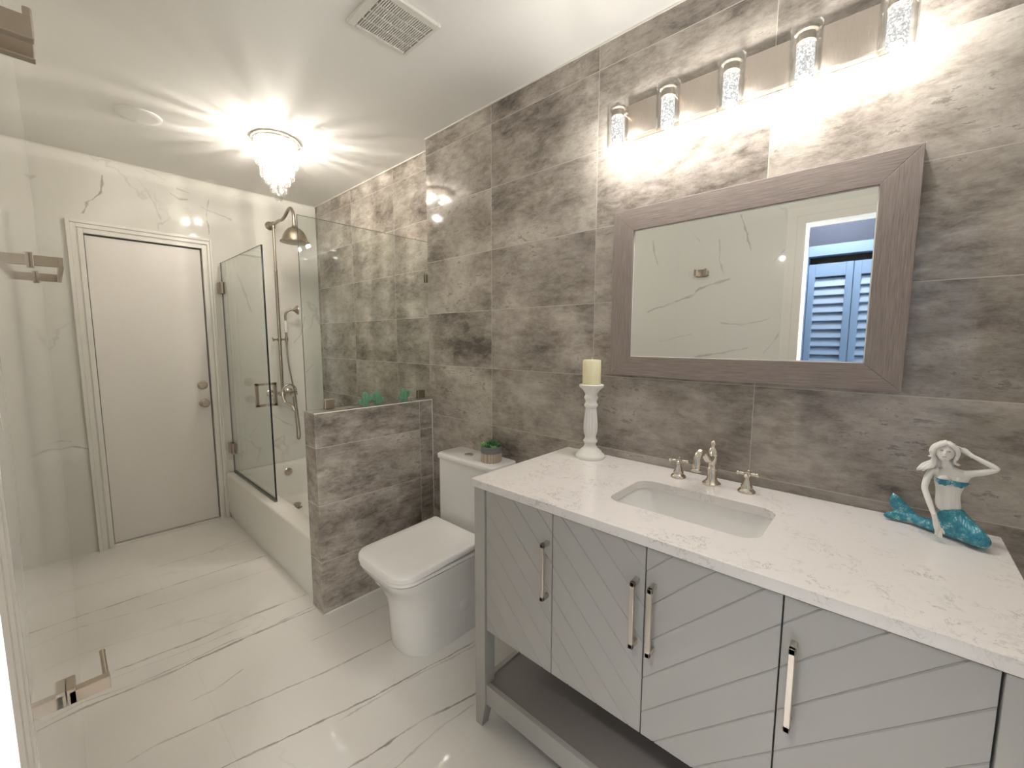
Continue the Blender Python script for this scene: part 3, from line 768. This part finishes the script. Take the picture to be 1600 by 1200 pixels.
# tail
def tail_mat():
    n = NT('turquoise scaled glaze'); P = n.pos()
    a = n.math('MULTIPLY', n.math('ADD', n.math('MULTIPLY', P[1], .9), n.math('ADD', n.math('MULTIPLY', P[0], -.5), n.math('MULTIPLY', P[2], .6))), 190.)
    c_ = n.math('MULTIPLY', n.math('ADD', n.math('MULTIPLY', P[1], .5), n.math('SUBTRACT', P[0], P[2])), 190.)
    ro = n.math('FLOOR', a); fa_ = n.math('SUBTRACT', n.math('FRACT', a), .5)
    fb = n.math('SUBTRACT', n.math('FRACT', n.math('ADD', c_, n.math('MULTIPLY', ro, .5))), .5)
    dist = n.math('SQRT', n.math('ADD', n.math('MULTIPLY', fa_, fa_), n.math('MULTIPLY', fb, fb)))
    sc = n.rng(dist, .30, .55)
    nz = n.noise(n.comb(P[0], P[1], P[2]), 60, 4, .6)
    col = n.mix(n.rng(nz, .35, .7), srgb(34, 128, 152), srgb(84, 176, 196))
    col = n.mix(n.math('MULTIPLY', n.math('SUBTRACT', 1., sc), n.rng(nz, .52, .66)), col, srgb(176, 222, 226))
    n.set(Base_Color=n.mix(n.math('MULTIPLY', sc, .35), col, srgb(24, 104, 128)), Roughness=.25, Coat_Weight=.4)
    n.bump(n.math('SUBTRACT', 1., sc), .5, .0012); return n.m
M['tail'] = tail_mat()
tp = [(1.464, -.126, 1.000), (1.458, -.132, .980), (1.445, -.146, .967), (1.425, -.160, .9575), (1.410, -.174, .953), (1.402, -.184, .9475), (1.412, -.181, .942), (1.434, -.152, .9455), (1.454, -.120, .947), (1.472, -.090, .9462), (1.484, -.070, .9465), (1.490, -.056, .9475)]
tr_ = [(.0245, .0305), (.026, .032), (.027, .031), (.0265, .0285), (.022, .0225), (.0155, .0155), (.0115, .0115), (.0145, .0145), (.0165, .0165), (.0155, .0155), (.013, .013), (.0105, .0105)]
bm = from_skin([(tp, tr_)], 2)
def fluke(outline, x, th):
    n_ = len(outline); cy_ = sum(p[0] for p in outline)/n_; cz_ = sum(p[1] for p in outline)/n_
    q = MB(); L = []
    for f_, h_ in ((.55, -1.), (.86, -.75), (1., 0), (.86, .75), (.55, 1.)):
        L.append([(x+th*h_, cy_+(p[0]-cy_)*f_, cz_+(p[1]-cz_)*f_) for p in outline])
    q.loft(L); merge(bm, q.bm)
fluke([(-.066, .938), (-.030, .954), (-.018, .970), (-.0165, .986), (-.0225, 1.006), (-.0347, .9985), (-.052, .981), (-.0700, .963), (-.078, .950)], 1.492, .0055)
fluke([(-.074, .953), (-.056, .958), (-.026, .956), (-.011, .949), (-.007, .940), (-.013, .9335), (-.030, .9325), (-.056, .935), (-.076, .938)], 1.488, .0065)
m = MB(); m.bm.free(); m.bm = bm
tail = m.build('tail', M['tail'], mm, smooth=0)
zmin = min(v.co.z for v in tail.data.vertices)
for v in tail.data.vertices:
    if v.co.z < .0: v.co.z = .0
rm = tail.modifiers.new('weld', 'REMESH'); rm.mode = 'VOXEL'; rm.voxel_size = .0014; rm.use_smooth_shade = True
sm = tail.modifiers.new('soft', 'SMOOTH'); sm.factor = .5; sm.iterations = 4
b = MB()
for yy in (-.1105, -.1375):      # ribbed shells
    q = bmesh.new(); bmesh.ops.create_uvsphere(q, u_segments=48, v_segments=20, radius=1)
    bmesh.ops.delete(q, geom=[v for v in q.verts if v.co.x > .1 or v.co.z > .42], context='VERTS')
    for v in q.verts:
        t = math.atan2(v.co.z-.7, v.co.y); k_ = 1+.07*math.cos(15*t)
        v.co = Vector((1.4452, yy, 1.0720))+Vector((v.co.x*.0115*k_-.0016, v.co.y*.0142*k_, v.co.z*.0128*k_))
    merge(b.bm, q)
b.ball((1.4405, -.124, 1.072), .0042, 2)
b.build('shell_bra', M['tail'], mm, smooth=60)

# ================================================================== TOILET
to = thing('toilet', 'white one piece skirted toilet with square lid between half wall and vanity', 'toilet', (1.25, 1.60, 0))
yc = 1.585
b = MB(); L = []
for z, x0, hw, r in ((0, .958, .150, .135), (.012, .954, .152, .137), (.10, .950, .150, .135), (.20, .944, .151, .135), (.25, .934, .156, .135), (.30, .912, .166, .125), (.345, .884, .180, .110), (.385, .862, .192, .090), (.398, .858, .194, .085)):
    L.append(rrect(x0, 1.535, yc-hw, yc+hw, r, z, 10, .02))
b.loft(L)
b.lathe((1.235, yc-.1500, .155), [(.034, -.03), (.034, .0015), (.031, .003), (.001, .003)], 32, (0, -1, 0))
b.build('bowl', M['ceramic'], to, smooth=50)
def lidloops(specs, rise):
    L = []
    for z, ins, r in specs:
        lp = rrect(.852+ins, 1.330-ins, yc-.198+ins, yc+.198-ins, r, z, 10, .018)
        L.append([(x, y, zz+rise*max(0, (x-1.16)/.17)**2.2) for x, y, zz in lp])
    return L
def grid_lid(specs, rise, name):
    m = MB(); L = lidloops(specs, rise)
    top = L[-1]; ctr_n = 8
    # fill the top with inner rings so the curve at the back shows
    for k in range(1, ctr_n):
        t = 1-k/ctr_n
        lp = [(1.09+(x-1.09)*t, yc+(y-yc)*t, specs[-1][0]) for x, y, z in rrect(.852+specs[-1][1], 1.330-specs[-1][1], yc-.198+specs[-1][1], yc+.198-specs[-1][1], specs[-1][2], 0, 10, .018)]
        L.append([(x, y, zz+rise*max(0, (x-1.16)/.17)**2.2) for x, y, zz in lp])
    m.loft(L); return m.build(name, M['ceramic'], to, smooth=35)
grid_lid([(.4015, .006, .085), (.403, .003, .088), (.416, .003, .088), (.418, .006, .085)], .0, 'seat')
grid_lid([(.4195, .004, .085), (.421, .0, .088), (.438, .0, .088), (.444, .004, .085), (.4465, .012, .080)], .020, 'lid')
b = MB(); b.loft([rrect(1.372, 1.538, yc-.203, yc+.225, .028, z, 6, .01) for z in (.385, .39, .772)]); b.build('tank', M['ceramic'], to, smooth=40)
b = MB(); b.loft([rrect(1.364+i, 1.540, yc-.210+i, yc+.232-i, .030, z, 6, .01) for z, i in ((.7735, .002), (.776, 0), (.795, 0), (.800, .004), (.802, .010))])
b.build('tank_lid', M['ceramic'], to, smooth=40)
b = MB(); b.lathe((1.452, 1.640, .802), [(.024, -.004), (.024, .003), (.021, .005), (.001, .005)], 32); b.build('flush_button', M['pewter'], to)

# plant on the tank
px_, py_, pz_ = 1.452, 1.470, .802
def pot_mat():
    n = NT('grey banded wicker pot'); P = n.pos()
    ang = n.math('ARCTAN2', n.math('SUBTRACT', P[1], py_), n.math('SUBTRACT', P[0], px_))
    st = n.math('FRACT', n.math('MULTIPLY', ang, 44/(2*PI)))
    rib = n.math('ABSOLUTE', n.math('SUBTRACT', st, .5))
    low = n.mix(n.rng(rib, .20, .32), srgb(224, 214, 200), srgb(132, 106, 82))
    up_ = n.mix(n.noise(n.comb(P[0], P[1], P[2]), 90, 4), srgb(112, 112, 112), srgb(138, 138, 137))
    n.set(Base_Color=n.mix(n.rng(P[2], pz_+.0455, pz_+.0465), low, up_), Roughness=.7)
    n.bump(n.math('MULTIPLY', n.rng(P[2], pz_+.046, pz_+.045), rib), -.6, .003); return n.m
pl = thing('potted_succulent', 'small succulent in a grey and striped round pot on the toilet tank', 'potted plant', (px_, py_, pz_))
b = MB(); b.lathe((px_, py_, pz_), [(.050, 0), (.053, .003), (.053, .078), (.051, .080), (.048, .078), (.048, .064), (.001, .064)], 48); b.build('pot', pot_mat(), pl)
b = MB(); b.lathe((px_, py_, pz_), [(.0478, .060), (.0478, .066), (.02, .070), (.001, .071)], 32); b.build('soil', M['soil'], pl)
def leaf_mat(name, a, c):
    n = NT(name); v = n.node('ShaderNodeTexCoord').outputs['Object']
    n.set(Base_Color=n.mix(n.noise(v, 40, 3), a, c), Roughness=.4, Subsurface_Weight=.05); return n.m
lg, ld = leaf_mat('light green leaf', srgb(112, 158, 92), srgb(160, 196, 130)), leaf_mat('dark green leaf', srgb(28, 82, 46), srgb(62, 124, 72))
def rosette(c, n, ln, wd, mat, tilt0):
    c = Vector(c); m = MB()
    for k in range(n):
        a = k*2.399; e = tilt0+(1.25-tilt0)*(k/n); d = Vector((math.cos(a)*math.cos(e), math.sin(a)*math.cos(e), math.sin(e)))
        l = ln*(1-.35*k/n); s_ = Vector((-math.sin(a), math.cos(a), 0)); u_ = d.cross(s_); L = []
        for t in (0, .2, .45, .7, .88, 1.0):
            w_ = wd*(.5+1.1*math.sin(min(1, t+.12)*PI*.9))*(1 if t < .85 else .55 if t < .95 else .12); h_ = w_*.45
            cc = c+d*l*t+Vector((0, 0, 1))*(.25*l*t*t)
            L.append([cc+s_*w_*math.cos(q)+u_*h_*math.sin(q) for q in [2*PI*i/8 for i in range(8)]])
        m.loft(L)
    m.build('rosette', mat, pl, smooth=60)
for (ox, oy, n_, ln, wd, mt, t0) in ((-.024, .026, 16, .036, .0065, lg, .45), (-.030, -.008, 14, .030, .006, ld, .3), (.004, -.022, 18, .036, .0055, ld, .45), (.020, .010, 18, .040, .0055, ld, .6), (-.002, .008, 14, .040, .0055, ld, .7), (.024, -.026, 14, .030, .005, ld, .3), (.012, .034, 14, .030, .0055, lg, .35), (-.016, -.032, 12, .028, .005, lg, .2)):
    rosette((px_+ox, py_+oy, pz_+.068), n_, ln, wd, mt, t0)

# ================================================================== TUB AND SHOWER
tu = thing('bathtub', 'white alcove bathtub with flat apron behind the glass and half wall', 'bathtub', (1.24, 3.02, 0))
TX0, TX1, TY0, TY1, TZ = .842, FX-.002, HY1+.002, YF-.002, .365
b = MB()
b.loft([rrect(TX0+.012, TX1, TY0, TY1, .002, 0, 6), rrect(TX0+.012, TX1, TY0, TY1, .002, .045, 6), rrect(TX0, TX1, TY0, TY1, .004, .052, 6), rrect(TX0, TX1, TY0, TY1, .006, TZ-.018, 6), rrect(TX0+.003, TX1, TY0+.002, TY1, .008, TZ-.006, 6), rrect(TX0+.012, TX1-.004, TY0+.006, TY1-.004, .010, TZ, 6),
        rrect(TX0+.105, TX1-.055, TY0+.09, TY1-.075, .10, TZ, 6), rrect(TX0+.115, TX1-.065, TY0+.105, TY1-.085, .11, TZ-.012, 6), rrect(TX0+.13, TX1-.08, TY0+.17, TY1-.10, .12, .22, 6), rrect(TX0+.155, TX1-.105, TY0+.28, TY1-.125, .12, .11, 6), rrect(TX0+.19, TX1-.14, TY0+.36, TY1-.17, .10, .085, 6), rrect(TX0+.30, TX1-.25, TY0+.6, TY1-.4, .04, .08, 6)], True, True)
b.build('tub_shell', M['acrylic'], tu, smooth=50)
b = MB(); b.lathe((1.268, 3.748, .290), [(.034, -.01), (.034, .006), (.028, .010), (.026, .008), (.012, .008), (.010, .012), (.001, .012)], 32, (0, -1, .18)); b.build('overflow_plate', M['chrome'], tu)
b = MB(); b.lathe((1.215, 3.43, .080), [(.034, 0), (.034, .004), (.02, .006), (.016, .02), (.026, .024), (.026, .034), (.020, .038), (.001, .039)], 32); b.build('drain_stopper', M['pewter'], tu)

# fixed glass panel on the half wall
GY = 2.172
def glass_panel(name, mb_boxes): pass
fp = thing('glass_panel', 'fixed clear glass shower panel standing on the grey half wall', 'glass panel', (1.2, GY, HZ))
def pane(x0, x1, y0, y1, z0, z1, parent, thin, edge):
    m = MB(); v, F = m.box(x0, x1, y0, y1, z0, z1)
    for f in F:
        f.normal_update()
        if abs(f.normal[thin]) < .5: f.material_index = 1
    return m.build('glass_pane', [M['glass'], edge], parent, smooth=0)
pane(.836, FX-.004, GY-.005, GY+.005, HZ+.004, 2.010, fp, 1, M['glass_edge_pale'])
def clampx(x, z0, z1, x1):
    m = MB(); m.box(x, x1, GY-.014, GY-.0052, z0, z1); m.box(x, x1, GY+.0052, GY+.014, z0, z1); m.box(x, x1, GY-.014, GY+.014, z0, z0+.003) if z0 < 1.1 else m.box(x1-.003, x1, GY-.014, GY+.014, z0, z1)
    return m.build('clamp', M['pewter'], fp, smooth=0, bevel=.0015)
clampx(.925, HZ+.001, HZ+.052, .975); clampx(1.500, HZ+.001, HZ+.050, 1.550); clampx(1.572, 1.765, 1.812, FX-.002)

# hinged glass door over the tub apron
gd = thing('glass_door', 'hinged clear glass tub door with square pull beside the white door', 'glass door', (.895, 3.3, .37))
GX = .895
pane(GX-.005, GX+.005, 2.880, 3.800, .382, 1.985, gd, 0, M['glass_edge'])
for z in (1.80, .56):
    m = MB(); m.box(GX-.016, GX-.0052, 3.755, 3.836, z-.042, z+.042); m.box(GX+.0052, GX+.016, 3.755, 3.836, z-.042, z+.042); m.box(GX-.024, GX+.024, 3.828, 3.840, z-.042, z+.042)
    m.tube([(GX, 3.812, z-.044), (GX, 3.812, z+.044)], .0085, 12)
    m.build('hinge', M['pewter'], gd, smooth=30, bevel=.001)
m = MB(); yh = 2.955; r = .0095
for sx in (-1, 1):
    a, c_ = GX+sx*.0052, GX+sx*.062
    x0, x1 = min(c_, c_-sx*.018), max(c_, c_-sx*.018)
    m.box(x0, x1, yh-r, yh+r, .985, 1.135)
    for z in (.985, 1.120): m.box(min(a, c_), max(a, c_), yh-r, yh+r, z, z+.015)
m.build('pull_handle', M['pewter'], gd, smooth=0, bevel=.001)
b = MB(); b.box(GX-.008, GX+.008, 2.885, 3.795, TZ+.001, TZ+.017); b.build('sill_seal', M['glass_edge_pale'], gd, smooth=0)

# exposed shower set on the far wall
sh = thing('shower_set', 'exposed brushed nickel shower riser with bell head and hand shower above tub', 'shower', (1.27, 3.79, .9))
RX, RY = 1.268, 3.775
b = MB(); b.tube([(RX, RY, .985), (RX, RY, 2.325)], .0095, 16); b.lathe((RX, RY, 1.955), [(.0098, 0), (.013, .003), (.013, .02), (.0098, .023)], 20)
b.tube([(RX, RY, .985), (RX, RY, 1.95)], .0115, 16); b.build('riser_pipe', M['nickel'], sh)
b = MB()
b.lathe((RX-.006, YF, 2.335), [(.034, 0), (.034, .006), (.026, .014), (.014, .020), (.012, .07)], 28, (0, -1, 0))
b.lathe((RX, RY, 2.305), [(.013, 0), (.015, .01), (.016, .03), (.014, .048), (.004, .055)], 20)
HYC = 3.350
arm_ = spline([(RX, RY, 2.335), (RX, 3.72, 2.338), (RX, 3.65, 2.342), (RX, 3.58, 2.338), (RX, 3.52, 2.352), (RX, 3.455, 2.382), (RX, 3.40, 2.385), (RX, 3.36, 2.345), (RX, HYC, 2.29), (RX, HYC, 2.255)], 6)
b.tube(arm_, .0115, 14); b.build('shower_arm', M['nickel'], sh)
b = MB()
b.lathe((RX, HYC, 2.135), [(.090, -.008), (.100, -.006), (.100, .002), (.090, .006), (.086, .016), (.078, .044), (.062, .074), (.042, .094), (.022, .104), (.016, .110), (.014, .125)], 40)
b.build('shower_head', M['nickel'], sh)
# hand shower on its cradle
b = MB(); b.lathe((RX, RY, 1.398), [(.013, 0), (.017, .006), (.017, .024), (.013, .030)], 20)
b.tube([(RX-.05, RY, 1.413), (RX, RY, 1.413)], .006, 10); b.tube([(RX-.05, RY-.014, 1.400), (RX-.05, RY+.014, 1.426)], .005, 10)
b.tube([(RX, RY, 1.413), (RX+.036, RY-.05, 1.413)], .007, 10); b.lathe((RX+.036, RY-.05, 1.398), [(.011, 0), (.013, .004), (.013, .03), (.011, .034)], 16)
b.build('cradle', M['nickel'], sh)
hx, hy = RX+.036, RY-.05
b = MB(); b.tube([(hx, hy, 1.36), (hx, hy, 1.475), (hx, hy, 1.58)], [.008, .009, .008], 14)
b.tube(spline([(hx, hy, 1.580), (hx, hy, 1.605), (hx+.010, hy-.002, 1.635), (hx+.038, hy-.008, 1.655), (hx+.062, hy-.012, 1.656)], 6), .009, 14)
b.lathe((hx+.055, hy-.011, 1.657), [(.010, 0), (.014, .010), (.030, .026), (.038, .036), (.038, .042), (.001, .043)], 28, (1, -.15, .04))
b.build('hand_shower', M['nickel'], sh)
b = MB(); b.lathe((hx, hy, 1.472), [(.010, 0), (.0135, .02), (.0145, .05), (.012, .085), (.010, .095)], 20); b.build('porcelain_grip', M['ceramic'], sh)
b = MB()
b.tube(spline([(hx, hy, 1.365), (hx+.003, hy, 1.25), (hx+.020, hy, 1.10), (hx+.045, hy, .95), (hx+.056, hy, .80), (hx+.066, hy, .66), (hx+.068, hy, .60), (hx+.060, hy, .565), (hx+.046, hy, .575), (hx+.044, hy, .66), (hx+.040, hy+.01, .80), (hx+.036, hy+.02, .93)], 8), .0062, 10)
b.build('hose', M['nickel'], sh)
# mixer
b = MB(); mz = .965
b.tube([(RX-.07, RY+.005, mz), (RX+.085, RY+.005, mz)], .016, 16); b.lathe((RX, RY, mz), [(.024, -.024), (.026, 0), (.020, .018), (.013, .03)], 24)
for sx in (-.075, .075):
    b.tube([(RX+sx*.6, RY, mz), (RX+sx*.9, RY+.03, mz), (RX+sx, YF, mz)], .010, 12); b.lathe((RX+sx, YF, mz), [(.030, 0), (.030, .005), (.020, .012), (.011, .016)], 24, (0, -1, 0))
b.tube(arc((RX+.048, RY-.02, mz+.02), .05, PI, PI*.12, (1, 0, 0), (0, 0, 1), 10), .008, 10)
b.build('mixer_body', M['chrome'], sh)
for sx in (-1, 1):
    q = Vector((RX+sx*.105 if sx > 0 else RX-.09, RY+.005, mz)); m = MB()
    m.lathe(q-Vector((sx*.02, 0, 0)), [(.010, 0), (.012, .006), (.009, .016), (.013, .02), (.010, .03), (.001, .034)], 18, (sx, 0, 0))
    for k in range(4):
        d = Vector((0, math.cos(k*PI/2+.5), math.sin(k*PI/2+.5))); m.tube([q, q+d*.026], .0045, 8); m.ball(q+d*.030, .0075, 2)
    m.build('cross_handle', M['chrome'], sh)
b = MB()
b.tube(spline([(RX, RY-.01, mz), (RX+.002, RY-.015, mz-.05), (RX+.010, RY-.035, mz-.082), (RX+.024, RY-.08, mz-.092), (RX+.034, RY-.115, mz-.108), (RX+.038, RY-.128, mz-.138)], 6), [.014]*6+[.0125]*20+[.015]*5, 16)
b.build('tub_spout', M['chrome'], sh)

# green cactus ornaments on the half wall ledge
def cactus(x, y, s, flip, label, rz=0):
    t = thing('cactus_ornament', label, 'ornament', (x, y, HZ+.001), 'cactus ornaments on the half wall ledge')
    def ribbed(m, pts, rad, ribs=14, seg=56):
        loops = []; P = [Vector(p) for p in pts]; prev = None
        for i, p in enumerate(P):
            tt = (P[min(i+1, len(P)-1)]-P[max(i-1, 0)]).normalized(); nx = Vector((0, 1, 0)); ny = tt.cross(nx).normalized()
            loops.append([p+(nx*math.cos(a)+ny*math.sin(a))*rad[i]*(1+.07*math.cos(ribs*a)) for a in [2*PI*k/seg for k in range(seg)]])
        m.loft(loops)
    m = MB(); base = Vector((x, y, HZ+.001))
    ribbed(m, [base+Vector((0, 0, z)) for z in (0, .006, .02, .04, .055, .066, .074, .0775)], [q for q in (.017, .019, .0195, .0195, .0185, .0155, .009, .002)])
    m.build('trunk', M['sage'], t, smooth=60)
    for sx, z0, z1 in ((flip, .030, .062), (-flip, .018, .038)):
        m = MB(); p = spline([base+Vector((sx*.014, 0, z0)), base+Vector((sx*.024, 0, z0-.001)), base+Vector((sx*.0315, 0, z0+.006)), base+Vector((sx*.032, 0, (z0+z1)/2+.004)), base+Vector((sx*.0315, 0, z1))], 4)
        ribbed(m, p, [.0078]*(len(p)-2)+[.006, .002], 8, 32); m.build('arm', M['sage'], t, smooth=60)
    return t
cactus(1.128, 2.118, 1, 1, 'green ceramic cactus nearest the shower end of the ledge, left of three')
cactus(1.203, 2.122, 1, -1, 'green ceramic cactus in the middle of three on the ledge')
cactus(1.372, 2.118, 1, 1, 'green ceramic cactus standing apart near the grey wall, right of three')

# ================================================================== CEILING THINGS
cc = Vector((.962, 2.748, ZC))
chd = thing('chandelier', 'flush crystal bead chandelier hanging from the ceiling in front of the tub', 'ceiling light', cc)
b = MB(); b.lathe(cc+Vector((0, 0, -.022)), [(.001, .004), (.116, .004), (.118, 0), (.124, 0), (.126, .004), (.126, .0215)], 64); b.build('canopy', M['chrome'], chd)
def strand(r_, n_, zb, off):
    proto = None; z0 = ZC-.024; cnt = int((z0-zb)/.0118)
    for k in range(n_):
        a = off+2*PI*k/n_; p = cc+Vector((r_*math.cos(a), r_*math.sin(a), 0))
        if proto is None:
            m = MB()
            for j in range(cnt): m.ball((p.x, p.y, z0-.007-.0118*j), .0058, 1, (1, 1, 1), Euler((j*.9, j*.5, j)))
            proto = m.build('crystal_strand', M['crystal'], chd, smooth=0); px0 = p
        else:
            o = proto.copy(); COL.objects.link(o); o.parent = chd; o.location = p-px0
for q in ((.110, 30, 2.415, 0), (.088, 24, 2.352, .1), (.064, 18, 2.312, .05), (.042, 14, 2.268, .2), (.020, 8, 2.258, 0)): strand(*q)
b = MB(); b.ball(cc+Vector((0, 0, -.325)), .021, 4); b.tube([cc+Vector((0, 0, -.305)), cc+Vector((0, 0, -.024))], .0012, 6); b.build('crystal_ball', M['ball'], chd, smooth=60)
for k in range(4):
    a = PI/4+k*PI/2+.3; p = cc+Vector((.052*math.cos(a), .052*math.sin(a), -.055))
    m = MB(); m.lathe(p+Vector((0, 0, -.018)), [(.002, 0), (.006, .003), (.007, .02), (.006, .036)], 16); m.build('bulb', M['bulb'], chd)
    q = cc+Vector((.074*math.cos(a), .074*math.sin(a), -.062))
    lamp('bulb_light', 'POINT', q, CHANDELIER_W, chd, .0025, (1, .93, .83))
lamp('bulb_light', 'POINT', cc+Vector((0, 0, -.20)), CHANDELIER_W*1.7, chd, .008, (1, .94, .86))

ve = thing('ceiling_vent', 'white square exhaust fan grille with dark slots in the ceiling', 'vent', (.928, 1.437, ZC))
x0, x1, y0, y1 = .803, 1.053, 1.320, 1.554; z0 = ZC-.014
sx0, sx1, sy0, sy1 = .833, 1.038, 1.350, 1.536
b = MB(); b.box(sx0, sx1, sy0, sy1, ZC-.0025, ZC-.0005); b.build('slot_shade_backing', M['void'], ve, smooth=0)  # flat near-black backing, shade behind the slots put into its colour
b = MB()
b.box(x0, sx0, y0, y1, z0, ZC); b.box(sx1, x1, y0, y1, z0, ZC); b.box(sx0, sx1, y0, sy0, z0, ZC); b.box(sx0, sx1, sy1, y1, z0, ZC)
b.build('cover', M['plastic_white'], ve, smooth=0, bevel=.004, seg=3)
b = MB(); n_ = 25; pw = (sx1-sx0)/n_
for k in range(1, n_): b.box(sx0+pw*k-pw*.26, sx0+pw*k+pw*.26, sy0, sy1, z0+.002, ZC-.004)
for k in range(1, 4): b.box(sx0, sx1, sy0+(sy1-sy0)*k/4-.0018, sy0+(sy1-sy0)*k/4+.0018, z0+.0025, ZC-.004)
b.build('grille', M['plastic_white'], ve, smooth=0)
dk = MB(); dk.lathe((.386, 2.980, ZC-.010), [(.001, 0), (.070, .0), (.084, .001), (.094, .004), (.096, .0100)], 64)
tag(dk.build('ceiling_disc', M['ceiling']), 'round white blank cover on the ceiling left of the chandelier', 'ceiling cover')

# ================================================================== LEFT WALL HARDWARE
def L_(y): return lx(y)
# robe hook
y = 1.025; z = 1.875; x = L_(y)
hk = thing('robe_hook', 'double prong brushed nickel robe hook high on the white wall by doorway', 'hook', (x, y, z))
b = MB(); b.box(x+.0005, x+.012, y-.030, y+.030, z-.026, z+.026); b.build('wall_plate', M['pewter'], hk, smooth=0, bevel=.002)
for s_ in (-1, 1):
    b = MB(); yy = y+s_*.034; b.box(x+.004, x+.052, yy-.009, yy+.009, z-.020, z+.012); b.box(x+.042, x+.052, yy-.009, yy+.009, z+.010, z+.024)
    b.build('prong', M['pewter'], hk, smooth=0, bevel=.002)
# towel bar
tb = thing('towel_bar', 'square brushed nickel towel bar high on the white marble wall', 'towel bar', (L_(2.2), 2.25, 1.66))
za = 1.655; xt = .041
for y in (2.0, 2.52):
    m = MB(); x = L_(y); m.box(x+.001, xt, y-.012, y+.012, za-.015, za+.015); m.box(x+.0005, x+.008, y-.022, y+.022, za-.022, za+.022)
    m.build('post', M['pewter'], tb, smooth=0, bevel=.001)
b = MB(); b.box(xt-.012, xt, 1.985, 2.535, za-.014, za+.014); b.build('bar', M['pewter'], tb, smooth=0, bevel=.001)
# toilet paper holder
y, z = 1.165, .705; x = L_(y)
ph = thing('paper_holder', 'empty brushed nickel toilet paper holder low on the white wall', 'paper holder', (x, y, z))
b = MB(); b.box(x+.0005, x+.014, y-.009, y+.040, z-.016, z+.016); b.build('wall_plate', M['pewter'], ph, smooth=0, bevel=.001)
b = MB(); b.box(x+.004, .027, y-.009, y+.009, z-.016, z+.010); b.build('arm', M['pewter'], ph, smooth=0, bevel=.001)
b = MB(); b.tube([(.0215, y+.005, z-.003), (.0215, y+.120, z-.003)], .0048, 16); b.ball((.0215, y+.121, z-.003), .0056, 2); b.build('roller_bar', M['pewter'], ph)
